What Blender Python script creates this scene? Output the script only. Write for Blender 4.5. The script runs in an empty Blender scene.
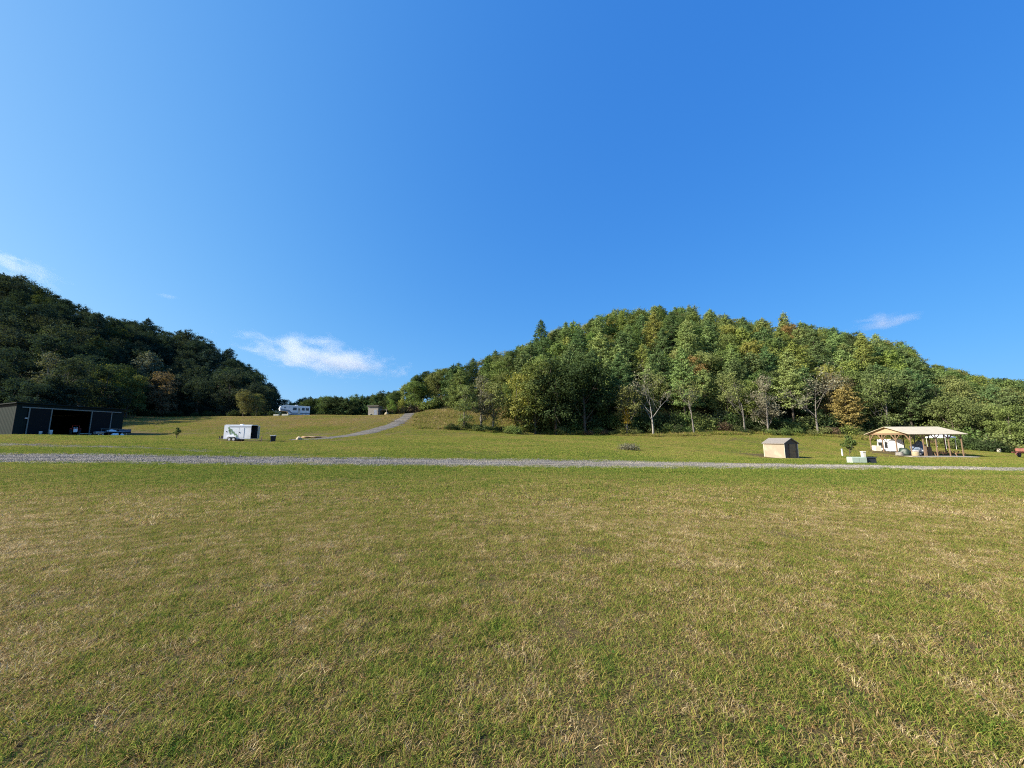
import bpy, math, random
import numpy as np
from mathutils import Vector, Matrix, Euler

rng = np.random.default_rng(11)
random.seed(11)
sc = bpy.context.scene
COL = sc.collection
PI = math.pi
R = math.radians

# ------------------------------------------------------------------ camera
F = 385.0
PITCH = R(8.0)
EYE = 1.6
CP, SP = math.cos(PITCH), math.sin(PITCH)
cam_d = bpy.data.cameras.new('camera')
cam_d.sensor_width = 36.0
cam_d.lens = 36.0 * F / 1024.0
cam_d.clip_start = 0.1
cam_d.clip_end = 12000
cam = bpy.data.objects.new('camera', cam_d)
COL.objects.link(cam)
cam.location = (0, 0, EYE)
cam.rotation_euler = (R(90) + PITCH, 0, 0)
sc.camera = cam

# ------------------------------------------------------------------ light
SUN_AZ, SUN_EL = -106.0, 30.0          # degrees, azimuth measured from +Y towards +X
sdir = Vector((math.sin(R(SUN_AZ)) * math.cos(R(SUN_EL)), math.cos(R(SUN_AZ)) * math.cos(R(SUN_EL)), math.sin(R(SUN_EL))))
ld = bpy.data.lights.new('sun', 'SUN')
ld.energy = 5.0
ld.angle = R(0.5)
ld.color = (1.0, 0.93, 0.80)
lo = bpy.data.objects.new('sun', ld)
COL.objects.link(lo)
lo.rotation_euler = sdir.to_track_quat('Z', 'Y').to_euler()
lo.location = (0, 0, 50)
w = bpy.data.worlds.new("World")
sc.world = w
w.use_nodes = True
nt = w.node_tree
bg = nt.nodes['Background']
sky = nt.nodes.new('ShaderNodeTexSky')
sky.sky_type = 'NISHITA'
sky.sun_disc = False
sky.sun_elevation = R(SUN_EL)
sky.sun_rotation = R(SUN_AZ)
sky.altitude = 500
sky.air_density = 1.0
sky.dust_density = 1.5
sky.ozone_density = 3.0
# grade the physical sky: milder brightening at the horizon, deeper blue away from the sun
sepc = nt.nodes.new('ShaderNodeSeparateColor'); nt.links.new(sky.outputs[0], sepc.inputs[0])
cmb = nt.nodes.new('ShaderNodeCombineColor')
tcw = nt.nodes.new('ShaderNodeTexCoord')
dtw = nt.nodes.new('ShaderNodeVectorMath'); dtw.operation = 'DOT_PRODUCT'
nt.links.new(tcw.outputs['Generated'], dtw.inputs[0]); dtw.inputs[1].default_value = sdir
for ch, (gm, ms, kk) in enumerate(((1.06, .64, -2.60), (.642, .30, -1.555), (.309, .07, -.60))):
    pw = nt.nodes.new('ShaderNodeMath'); pw.operation = 'POWER'; nt.links.new(sepc.outputs[ch], pw.inputs[0]); pw.inputs[1].default_value = gm
    ex = nt.nodes.new('ShaderNodeMath'); ex.operation = 'MULTIPLY_ADD'; nt.links.new(dtw.outputs['Value'], ex.inputs[0]); ex.inputs[1].default_value = ms; ex.inputs[2].default_value = kk
    ep = nt.nodes.new('ShaderNodeMath'); ep.operation = 'EXPONENT'; nt.links.new(ex.outputs[0], ep.inputs[0])
    ml = nt.nodes.new('ShaderNodeMath'); ml.operation = 'MULTIPLY'; nt.links.new(pw.outputs[0], ml.inputs[0]); nt.links.new(ep.outputs[0], ml.inputs[1])
    m2 = nt.nodes.new('ShaderNodeMath'); m2.operation = 'MULTIPLY'; nt.links.new(ml.outputs[0], m2.inputs[0]); m2.inputs[1].default_value = 10.6 / 2 ** 1.0
    nt.links.new(m2.outputs[0], cmb.inputs[ch])
nt.links.new(cmb.outputs[0], bg.inputs[0])
bg.inputs[1].default_value = 0.1
sc.view_settings.view_transform = 'Standard'
sc.view_settings.look = 'None'
sc.view_settings.exposure = 1.0
sc.view_settings.gamma = 1
sc.view_settings.use_curve_mapping = False
cy = sc.cycles
cy.use_denoising = False
cy.filter_width = 1.1
try:
    cy.denoiser = 'OPENIMAGEDENOISE'
except Exception:
    pass
cy.max_bounces = 6
cy.diffuse_bounces = 3
cy.glossy_bounces = 2
cy.transmission_bounces = 3
cy.transparent_max_bounces = 4
cy.volume_bounces = 2
cy.use_adaptive_sampling = True
cy.adaptive_threshold = 0.01

# ------------------------------------------------------------------ terrain height
PXC = np.array([-300, 0, 128, 256, 320, 384, 450, 512, 576, 640, 768, 896, 1024, 1300], float)
YR = np.array([0, 12, 20, 26, 45, 52, 62, 78, 95, 112, 122], float)
ZT = np.array([
    [0] * 14,
    [0] * 14,
    [.15, .15, .12, .08, .05, .03, 0, -.02, -.05, -.08, -.1, -.15, -.2, -.2],
    [.35, .28, .25, .15, .10, .05, 0, -.05, -.08, -.12, -.19, -.32, -.46, -.6],
    [1.4, 1.35, 1.2, .65, .6, .6, .6, .55, .45, .15, -.75, -.95, -1.2, -1.4],
    [1.8, 1.75, 1.5, .85, .75, .8, .85, .8, .65, .3, -1.02, -1.2, -1.4, -1.6],
    [2.3, 2.24, 2.0, 1.15, 1.1, 1.2, 1.3, 1.3, 1.1, .7, -.55, -1.4, -1.5, -1.9],
    [2.6, 2.6, 2.3, 2.4, 2.1, 2.3, 2.3, 2.2, 1.9, 1.5, .8, -.1, -1.3, -1.9],
    [5.2, 5.6, 5.8, 5.2, 5.0, 4.8, 4.6, 3.3, 2.4, 2.5, 3.1, 2.65, -.6, -1.5],
    [7.0, 7.8, 8.0, 7.75, 7.9, 8.2, 9.6, 9.8, 8, 9, 9, 7.5, 3, 2],
    [8.0, 8.6, 8.5, 8.3, 8.3, 8.6, 11, 13, 13, 14, 14, 12, 6, 5],
])
# wooded hills: (px, depth of foot, depth of ridge, ground height of ridge)
HILL = np.array([
    [-300, 82, 165, 58], [0, 82, 165, 57], [60, 88, 172, 51], [100, 100, 180, 45], [128, 118, 185, 43.5],
    [190, 128, 200, 41], [230, 128, 200, 30], [260, 130, 200, 18.5], [285, 132, 205, 9.5], [310, 140, 210, 7.0],
    [380, 124, 170, 8.5], [400, 118, 150, 12], [450, 112, 145, 19], [500, 100, 142, 22], [541, 93, 142, 30],
    [600, 92, 155, 39], [650, 92, 165, 46], [700, 92, 165, 46.5], [730, 92, 165, 44], [760, 92, 160, 39.5],
    [830, 92, 155, 34.5], [880, 92, 150, 31], [910, 92, 147, 26], [935, 88, 148, 19], [970, 84, 150, 15.5],
    [1024, 80, 150, 12], [1300, 76, 150, 10]], float)

GP = np.arange(-300, 1301, 8.0)
GY = np.arange(0, 260.5, 1.0)


def _grid():
    base = np.zeros((len(GY), len(GP)))
    rows = np.array([np.interp(GP, PXC, ZT[i]) for i in range(len(YR))])
    for j in range(len(GP)):
        base[:, j] = np.interp(GY, YR, rows[:, j])
    y0 = np.interp(GP, HILL[:, 0], HILL[:, 1])
    y1 = np.interp(GP, HILL[:, 0], HILL[:, 2])
    zr = np.interp(GP, HILL[:, 0], HILL[:, 3])
    for j in range(len(GP)):
        z0 = np.interp(y0[j], YR, rows[:, j])
        t = np.clip((GY - y0[j]) / (y1[j] - y0[j]), 0, 1)
        s = 0.45 * t + 0.55 * t * t * (3 - 2 * t)
        hz = z0 + (zr[j] - z0) * s
        base[:, j] = np.where(GY > y0[j], hz, base[:, j])
    ky = np.exp(-0.5 * (np.arange(-6, 7) / 2.0) ** 2); ky /= ky.sum()
    kx = np.exp(-0.5 * (np.arange(-4, 5) / 1.6) ** 2); kx /= kx.sum()
    p = np.pad(base, ((6, 6), (4, 4)), mode='edge')
    p = np.apply_along_axis(lambda a: np.convolve(a, ky, 'valid'), 0, p)
    p = np.apply_along_axis(lambda a: np.convolve(a, kx, 'valid'), 1, p)
    return p


GRID = _grid()


def H(x, y):
    x = np.asarray(x, float); y = np.asarray(y, float)
    yy = np.clip(y, 0, 260)
    px = 512 + 389.0 * x / np.maximum(y, 1.0)
    fp = np.clip((px + 300) / 8.0, 0, len(GP) - 1.001)
    fy = np.clip(yy, 0, len(GY) - 1.001)
    i = fy.astype(int); j = fp.astype(int)
    a = fy - i; b = fp - j
    g = GRID
    z = (g[i, j] * (1 - b) + g[i, j + 1] * b) * (1 - a) + (g[i + 1, j] * (1 - b) + g[i + 1, j + 1] * b) * a
    # gentle natural unevenness
    am = np.clip((y - 30) / 60, 0, 1)
    z = z + am * 0.12 * np.sin(x * .21 + 1.3) * np.cos(y * .17 + .4) + am * am * .25 * np.sin(x * .07 + y * .05)
    z = z + 0.012 * np.sin(x * 1.1 + np.sin(y * .7)) * np.cos(y * .9 + .5 * np.sin(x * .6))
    far = np.clip((y - 260) / 600, 0, 1)
    return z * (1 - far)


def h1(x, y):
    return float(H(x, y))


def proj(x, y, z):
    d = y * CP + (z - EYE) * SP
    v = -y * SP + (z - EYE) * CP
    return 512 + F * x / d, 384 - F * v / d


def ray_x(px, py, Y):
    """world x of a point seen in column px (row about py) at depth Y"""
    u = (px - 512) / F
    v = (384 - py) / F
    return Y * u / (CP - v * SP)


def ray_z(py, Y):
    v = (384 - py) / F
    return EYE + Y * (SP + v * CP) / (CP - v * SP)


def ground_at(px, Y, py=440):
    x = ray_x(px, py, Y)
    return Vector((x, Y, h1(x, Y)))


# ------------------------------------------------------------------ materials
def new_mat(name):
    m = bpy.data.materials.new(name)
    m.use_nodes = True
    return m, m.node_tree, m.node_tree.nodes['Principled BSDF']


def mat(name, col, rough=.6, var=.12, scale=3.0, metal=0.0, bump=0.0, dirt=None):
    m, t, b = new_mat(name)
    tc = t.nodes.new('ShaderNodeTexCoord')
    n = t.nodes.new('ShaderNodeTexNoise'); n.inputs['Scale'].default_value = scale; n.inputs['Detail'].default_value = 6
    t.links.new(tc.outputs['Object'], n.inputs['Vector'])
    r = t.nodes.new('ShaderNodeMapRange')
    r.inputs['From Min'].default_value = .3; r.inputs['From Max'].default_value = .7
    r.inputs['To Min'].default_value = 1 - var; r.inputs['To Max'].default_value = 1 + var
    t.links.new(n.outputs['Fac'], r.inputs['Value'])
    mx = t.nodes.new('ShaderNodeVectorMath'); mx.operation = 'SCALE'
    mx.inputs[0].default_value = col
    t.links.new(r.outputs[0], mx.inputs['Scale'])
    last = mx.outputs[0]
    if dirt:
        n2 = t.nodes.new('ShaderNodeTexNoise'); n2.inputs['Scale'].default_value = scale * .6; n2.inputs['Detail'].default_value = 8
        t.links.new(tc.outputs['Object'], n2.inputs['Vector'])
        r2 = t.nodes.new('ShaderNodeMapRange')
        r2.inputs['From Min'].default_value = .5; r2.inputs['From Max'].default_value = .75; r2.inputs['To Max'].default_value = .6
        t.links.new(n2.outputs['Fac'], r2.inputs['Value'])
        mi = t.nodes.new('ShaderNodeMix'); mi.data_type = 'RGBA'
        t.links.new(r2.outputs[0], mi.inputs[0]); t.links.new(last, mi.inputs[6]); mi.inputs[7].default_value = (*dirt, 1)
        last = mi.outputs[2]
    t.links.new(last, b.inputs['Base Color'])
    b.inputs['Roughness'].default_value = rough
    b.inputs['Metallic'].default_value = metal
    if bump:
        bp = t.nodes.new('ShaderNodeBump'); bp.inputs['Strength'].default_value = bump; bp.inputs['Distance'].default_value = .02
        t.links.new(n.outputs['Fac'], bp.inputs['Height']); t.links.new(bp.outputs[0], b.inputs['Normal'])
    return m


def ribbed(name, col, axis='X', period=.3, rough=.65, metal=0.0):
    """corrugated sheet: ribs as bump"""
    m = mat(name, col, rough, .1, 1.5, metal)
    t = m.node_tree; b = t.nodes['Principled BSDF']
    b.inputs['Specular IOR Level'].default_value = .12
    tc = [n for n in t.nodes if n.type == 'TEX_COORD'][0]
    wv = t.nodes.new('ShaderNodeTexWave'); wv.bands_direction = axis; wv.inputs['Scale'].default_value = .314 / period
    t.links.new(tc.outputs['Object'], wv.inputs['Vector'])
    bp = t.nodes.new('ShaderNodeBump'); bp.inputs['Strength'].default_value = .6; bp.inputs['Distance'].default_value = .03
    t.links.new(wv.outputs['Fac'], bp.inputs['Height']); t.links.new(bp.outputs[0], b.inputs['Normal'])
    return m


def leaf_mat(name, tint=(1, 1, 1), trans=.35):
    m, t, b = new_mat(name)
    t.nodes.remove(b)
    out = t.nodes['Material Output']
    oi = t.nodes.new('ShaderNodeObjectInfo')
    at = t.nodes.new('ShaderNodeAttribute'); at.attribute_name = 'rnd'
    hsv = t.nodes.new('ShaderNodeHueSaturation')
    t.links.new(oi.outputs['Color'], hsv.inputs['Color'])
    m1 = t.nodes.new('ShaderNodeMapRange'); m1.inputs['To Min'].default_value = .475; m1.inputs['To Max'].default_value = .522
    t.links.new(oi.outputs['Random'], m1.inputs['Value']); t.links.new(m1.outputs[0], hsv.inputs['Hue'])
    m2 = t.nodes.new('ShaderNodeMapRange'); m2.inputs['To Min'].default_value = .5; m2.inputs['To Max'].default_value = 1.65
    t.links.new(at.outputs['Fac'], m2.inputs['Value']); t.links.new(m2.outputs[0], hsv.inputs['Value'])
    d = t.nodes.new('ShaderNodeBsdfDiffuse'); tr = t.nodes.new('ShaderNodeBsdfTranslucent')
    t.links.new(hsv.outputs[0], d.inputs[0])
    mu = t.nodes.new('ShaderNodeMix'); mu.data_type = 'RGBA'; mu.blend_type = 'MULTIPLY'; mu.inputs[0].default_value = 1
    t.links.new(hsv.outputs[0], mu.inputs[6]); mu.inputs[7].default_value = (1.3, 1.25, .55, 1)
    t.links.new(mu.outputs[2], tr.inputs[0])
    mx = t.nodes.new('ShaderNodeMixShader'); mx.inputs[0].default_value = trans
    t.links.new(d.outputs[0], mx.inputs[1]); t.links.new(tr.outputs[0], mx.inputs[2])
    t.links.new(mx.outputs[0], out.inputs['Surface'])
    return m


def ramp(t, stops):
    r = t.nodes.new('ShaderNodeValToRGB')
    cr = r.color_ramp
    while len(cr.elements) < len(stops):
        cr.elements.new(.5)
    for e, (p, c) in zip(cr.elements, stops):
        e.position = p; e.color = (*c, 1)
    return r


def world_noise(t, scale, detail=4, vec=None, rough=.55):
    n = t.nodes.new('ShaderNodeTexNoise'); n.inputs['Scale'].default_value = scale; n.inputs['Detail'].default_value = detail
    n.inputs['Roughness'].default_value = rough
    if vec is None:
        g = t.nodes.new('ShaderNodeNewGeometry'); vec = g.outputs['Position']
    t.links.new(vec, n.inputs['Vector'])
    return n


def mixc(t, fac, a, b):
    mi = t.nodes.new('ShaderNodeMix'); mi.data_type = 'RGBA'
    for k, s in ((0, fac), (6, a), (7, b)):
        if isinstance(s, (tuple, float, int)):
            mi.inputs[k].default_value = (*s, 1) if isinstance(s, tuple) else s
        else:
            t.links.new(s, mi.inputs[k])
    return mi.outputs[2]


def rng_node(t, v, a, b, c, d):
    r = t.nodes.new('ShaderNodeMapRange')
    r.inputs['From Min'].default_value = a; r.inputs['From Max'].default_value = b
    r.inputs['To Min'].default_value = c; r.inputs['To Max'].default_value = d
    t.links.new(v, r.inputs['Value'])
    return r.outputs[0]


def field_tint(t):
    """where the sward is dry or lush: colour fields shared by blades and soil. returns dryness 0..1 socket"""
    g = t.nodes.new('ShaderNodeNewGeometry')
    sep = t.nodes.new('ShaderNodeSeparateXYZ'); t.links.new(g.outputs['Position'], sep.inputs[0])
    big = world_noise(t, .09, 3, g.outputs['Position'])
    mid = world_noise(t, .6, 4, g.outputs['Position'])
    sm = world_noise(t, 2.4, 4, g.outputs['Position'])
    a = t.nodes.new('ShaderNodeMath'); a.operation = 'MULTIPLY_ADD'; t.links.new(big.outputs['Fac'], a.inputs[0]); a.inputs[1].default_value = .8
    m = t.nodes.new('ShaderNodeMath'); m.operation = 'MULTIPLY_ADD'; t.links.new(mid.outputs['Fac'], m.inputs[0]); m.inputs[1].default_value = .7
    t.links.new(a.outputs[0], m.inputs[2])
    s = t.nodes.new('ShaderNodeMath'); s.operation = 'MULTIPLY_ADD'; t.links.new(sm.outputs['Fac'], s.inputs[0]); s.inputs[1].default_value = .6
    t.links.new(m.outputs[0], s.inputs[2]); a.inputs[2].default_value = 0
    # the bank behind the trailer is drier than the meadow
    bank = rng_node(t, sep.outputs['Z'], 2.8, 5.5, -.04, .16)
    add = t.nodes.new('ShaderNodeMath'); add.operation = 'ADD'; t.links.new(s.outputs[0], add.inputs[0]); t.links.new(bank, add.inputs[1])
    # lusher verge on both sides of the road
    vd = t.nodes.new('ShaderNodeMath'); vd.operation = 'SUBTRACT'; t.links.new(sep.outputs['Y'], vd.inputs[0]); vd.inputs[1].default_value = 25.7
    va = t.nodes.new('ShaderNodeMath'); va.operation = 'ABSOLUTE'; t.links.new(vd.outputs[0], va.inputs[0])
    vg = rng_node(t, va.outputs[0], 6, 17, .28, 0)
    ad2 = t.nodes.new('ShaderNodeMath'); ad2.operation = 'SUBTRACT'; t.links.new(add.outputs[0], ad2.inputs[0]); t.links.new(vg, ad2.inputs[1])
    mw = rng_node(t, sep.outputs['Y'], 30, 44, 0, .13)
    ad4 = t.nodes.new('ShaderNodeMath'); ad4.operation = 'SUBTRACT'; t.links.new(ad2.outputs[0], ad4.inputs[0]); t.links.new(mw, ad4.inputs[1])
    ad2 = ad4
    # worn, sun-dried belt of turf across the middle of the lawn
    wn = t.nodes.new('ShaderNodeMath'); wn.operation = 'SUBTRACT'; t.links.new(sep.outputs['Y'], wn.inputs[0]); wn.inputs[1].default_value = 6.5
    wa = t.nodes.new('ShaderNodeMath'); wa.operation = 'ABSOLUTE'; t.links.new(wn.outputs[0], wa.inputs[0])
    wb = rng_node(t, wa.outputs[0], 1.5, 9, .10, 0)
    ad3 = t.nodes.new('ShaderNodeMath'); ad3.operation = 'ADD'; t.links.new(ad2.outputs[0], ad3.inputs[0]); t.links.new(wb, ad3.inputs[1])
    return rng_node(t, ad3.outputs[0], .70, 1.40, 0, 1)


def blade_mat(name, gain=1.0):
    m, t, b = new_mat(name)
    t.nodes.remove(b)
    out = t.nodes['Material Output']
    dry = field_tint(t)
    at = t.nodes.new('ShaderNodeAttribute'); at.attribute_name = 'rnd'
    ad = t.nodes.new('ShaderNodeMath'); ad.operation = 'MULTIPLY_ADD'
    t.links.new(at.outputs['Fac'], ad.inputs[0]); ad.inputs[1].default_value = .85
    spk = world_noise(t, 5, 5, None, .75)
    sp2 = rng_node(t, spk.outputs['Fac'], .32, .68, -.27, .27)
    sub = t.nodes.new('ShaderNodeMath'); sub.operation = 'MULTIPLY_ADD'; t.links.new(dry, sub.inputs[0]); sub.inputs[1].default_value = .62; sub.inputs[2].default_value = -.21
    sa = t.nodes.new('ShaderNodeMath'); sa.operation = 'ADD'; t.links.new(sub.outputs[0], sa.inputs[0]); t.links.new(sp2, sa.inputs[1])
    t.links.new(sa.outputs[0], ad.inputs[2])
    g = gain
    rp = ramp(t, [(0, (.055 * g, .11 * g, .020 * g)), (.27, (.160 * g, .198 * g, .032 * g)), (.48, (.28 * g, .275 * g, .066 * g)), (.60, (.235 * g, .145 * g, .060 * g)),
                  (.80, (.28 * g, .205 * g, .10 * g)), (1, (.52 * g, .43 * g, .24 * g))])
    t.links.new(ad.outputs[0], rp.inputs[0])
    d = t.nodes.new('ShaderNodeBsdfDiffuse'); tr = t.nodes.new('ShaderNodeBsdfTranslucent')
    t.links.new(rp.outputs[0], d.inputs[0]); t.links.new(rp.outputs[0], tr.inputs[0])
    mx = t.nodes.new('ShaderNodeMixShader'); mx.inputs[0].default_value = .38
    t.links.new(d.outputs[0], mx.inputs[1]); t.links.new(tr.outputs[0], mx.inputs[2])
    t.links.new(mx.outputs[0], out.inputs['Surface'])
    return m


def ground_mat():
    m, t, b = new_mat('meadow_ground')
    dry = field_tint(t)
    fine = world_noise(t, 9, 6)
    vf = world_noise(t, 70, 5, None, .7)
    gr = mixc(t, dry, (.10, .12, .03), (.17, .125, .06))
    so = mixc(t, rng_node(t, fine.outputs['Fac'], .35, .68, 0, 1), (.10, .065, .03), gr)
    th = mixc(t, rng_node(t, vf.outputs['Fac'], .38, .62, 0, 1), (.03, .022, .010), (.22, .16, .07))
    so = mixc(t, .55, so, th)
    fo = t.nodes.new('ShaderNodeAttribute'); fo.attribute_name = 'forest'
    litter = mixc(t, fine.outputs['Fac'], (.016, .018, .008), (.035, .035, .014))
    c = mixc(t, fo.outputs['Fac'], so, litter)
    t.links.new(c, b.inputs['Base Color'])
    b.inputs['Roughness'].default_value = .95
    b.inputs['Specular IOR Level'].default_value = .1
    bp = t.nodes.new('ShaderNodeBump'); bp.inputs['Strength'].default_value = .6; bp.inputs['Distance'].default_value = .05
    t.links.new(vf.outputs['Fac'], bp.inputs['Height']); t.links.new(bp.outputs[0], b.inputs['Normal'])
    return m


def gravel_mat(name, c1, c2, c3=None):
    m, t, b = new_mat(name)
    g = t.nodes.new('ShaderNodeNewGeometry')
    vo = t.nodes.new('ShaderNodeTexVoronoi'); vo.inputs['Scale'].default_value = 14; t.links.new(g.outputs['Position'], vo.inputs['Vector'])
    v2 = t.nodes.new('ShaderNodeTexVoronoi'); v2.inputs['Scale'].default_value = 4.5; t.links.new(g.outputs['Position'], v2.inputs['Vector'])
    bw = t.nodes.new('ShaderNodeSeparateColor'); t.links.new(vo.outputs['Color'], bw.inputs[0])
    b2 = t.nodes.new('ShaderNodeSeparateColor'); t.links.new(v2.outputs['Color'], b2.inputs[0])
    av = t.nodes.new('ShaderNodeMath'); av.operation = 'MULTIPLY_ADD'; t.links.new(bw.outputs[0], av.inputs[0]); av.inputs[1].default_value = .5
    sc2 = t.nodes.new('ShaderNodeMath'); sc2.operation = 'MULTIPLY'; sc2.inputs[1].default_value = .5; t.links.new(b2.outputs[0], sc2.inputs[0])
    t.links.new(sc2.outputs[0], av.inputs[2])
    c = mixc(t, av.outputs[0], c1, c2)
    mp = t.nodes.new('ShaderNodeMapping'); mp.inputs['Scale'].default_value = (.08, 1.1, 1); t.links.new(g.outputs['Position'], mp.inputs['Vector'])
    rut = world_noise(t, 1.0, 3, mp.outputs[0])
    big = world_noise(t, .35, 5, g.outputs['Position'])
    c = mixc(t, rng_node(t, big.outputs['Fac'], .45, .7, 0, .65), c, c3 or (.2, .17, .12))
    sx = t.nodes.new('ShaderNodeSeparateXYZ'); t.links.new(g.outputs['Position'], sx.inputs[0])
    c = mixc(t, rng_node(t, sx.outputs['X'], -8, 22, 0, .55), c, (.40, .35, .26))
    dk = t.nodes.new('ShaderNodeVectorMath'); dk.operation = 'SCALE'; t.links.new(c, dk.inputs[0]); t.links.new(rng_node(t, rut.outputs['Fac'], .35, .65, .62, 1.25), dk.inputs['Scale'])
    c = dk.outputs[0]
    t.links.new(c, b.inputs['Base Color'])
    b.inputs['Roughness'].default_value = .9
    bp = t.nodes.new('ShaderNodeBump'); bp.inputs['Strength'].default_value = .9; bp.inputs['Distance'].default_value = .04
    t.links.new(vo.outputs['Distance'], bp.inputs['Height']); t.links.new(bp.outputs[0], b.inputs['Normal'])
    return m


def bark_mat(name, c1, c2):
    m, t, b = new_mat(name)
    tc = t.nodes.new('ShaderNodeTexCoord')
    mp = t.nodes.new('ShaderNodeMapping'); mp.inputs['Scale'].default_value = (6, 6, 1.2)
    t.links.new(tc.outputs['Object'], mp.inputs['Vector'])
    n = t.nodes.new('ShaderNodeTexNoise'); n.inputs['Scale'].default_value = 2; n.inputs['Detail'].default_value = 6
    t.links.new(mp.outputs[0], n.inputs['Vector'])
    c = mixc(t, n.outputs['Fac'], c1, c2)
    t.links.new(c, b.inputs['Base Color']); b.inputs['Roughness'].default_value = .9
    return m


M = dict(
    ground=ground_mat(),
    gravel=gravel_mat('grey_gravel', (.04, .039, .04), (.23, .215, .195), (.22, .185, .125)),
    drive=gravel_mat('drive_gravel', (.04, .037, .033), (.20, .18, .15), (.17, .135, .085)),
    clay=gravel_mat('pale_clay_stone', (.20, .13, .07), (.50, .35, .19), (.16, .14, .07)),
    leaf=leaf_mat('leaves', trans=.3), needle=leaf_mat('needles', trans=.15),
    bark=bark_mat('bark', (.05, .04, .03), (.14, .11, .085)),
    pale_bark=bark_mat('pale_bark', (.09, .08, .065), (.22, .20, .17)),
    blade=blade_mat('grass_blades', 1.30), tall=blade_mat('tall_grass_blades', 1.15),
    green_steel=ribbed('dark_green_sheet_steel', (.007, .016, .016), 'X', .3),
    black_steel=ribbed('black_sheet_steel', (.007, .009, .011), 'X', .3),
    dark_roof=ribbed('dark_roof_sheet', (.008, .016, .018), 'X', .3),
    trim=mat('galvanised_trim', (.16, .19, .19), .45, .1, 2, .3),
    concrete=mat('concrete', (.33, .31, .27), .9, .15, 2.5, bump=.3, dirt=(.2, .17, .12)),
    white=mat('white_paint', (.80, .81, .82), .35, .05, 1.5, dirt=(.6, .58, .52)),
    offwhite=mat('cream_panel', (.68, .63, .50), .5, .06, 1.5, dirt=(.5, .45, .35)),
    black=mat('black_rubber', (.010, .010, .011), .8, .2, 6),
    dark=mat('dark_interior', (.02, .02, .022), .8, .2, 3),
    glass=mat('dark_glass', (.02, .025, .03), .08, .1, 2),
    green_decal=mat('green_decal', (.20, .30, .17), .4, .15, 4),
    steel=mat('grey_steel', (.35, .36, .38), .4, .12, 4, .6),
    rim=mat('pale_rim', (.62, .60, .56), .4, .1, 5, .2),
    tan=mat('tan_siding', (.30, .25, .18), .7, .06, 2.0, dirt=(.5, .4, .28)),
    tan_trim=mat('brown_gable_siding', (.13, .085, .055), .75, .12, 3),
    door_brown=mat('stained_door_wood', (.27, .15, .06), .6, .2, 5),
    shingle=mat('grey_shingle', (.21, .19, .165), .9, .22, 9, bump=.5),
    timber=mat('fresh_pine_timber', (.23, .15, .09), .7, .15, 5),
    gable_wood=mat('pale_gable_boards', (.44, .325, .19), .7, .1, 4),
    roof_tan=ribbed('tan_roof_sheet', (.62, .53, .38), 'X', .25, .5, .05),
    old_wood=mat('weathered_wood', (.24, .22, .19), .9, .2, 5, bump=.3),
    red=mat('red_paint', (.50, .035, .02), .4, .15, 4, dirt=(.25, .08, .04)),
    rust=mat('faded_red_paint', (.20, .07, .045), .6, .25, 4, dirt=(.3, .16, .1)),
    mint=mat('pale_green_paint', (.36, .44, .35), .5, .06, 3, dirt=(.3, .36, .25)),
    charcoal=mat('charcoal_plastic', (.025, .028, .035), .6, .1, 3),
    bluegrey=mat('blue_grey_panel', (.12, .16, .24), .5, .12, 3),
    tarp=mat('green_tarp', (.03, .05, .035), .5, .3, 3, bump=.6),
    straw=mat('straw', (.36, .29, .18), .9, .25, 12, bump=.5),
    brick=mat('terracotta_wood', (.36, .17, .09), .8, .2, 4),
    rock=mat('tan_rock', (.40, .32, .22), .9, .25, 4, bump=.5),
    rv_grey=mat('grey_graphic', (.22, .24, .28), .4, .1, 3),
)


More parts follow.
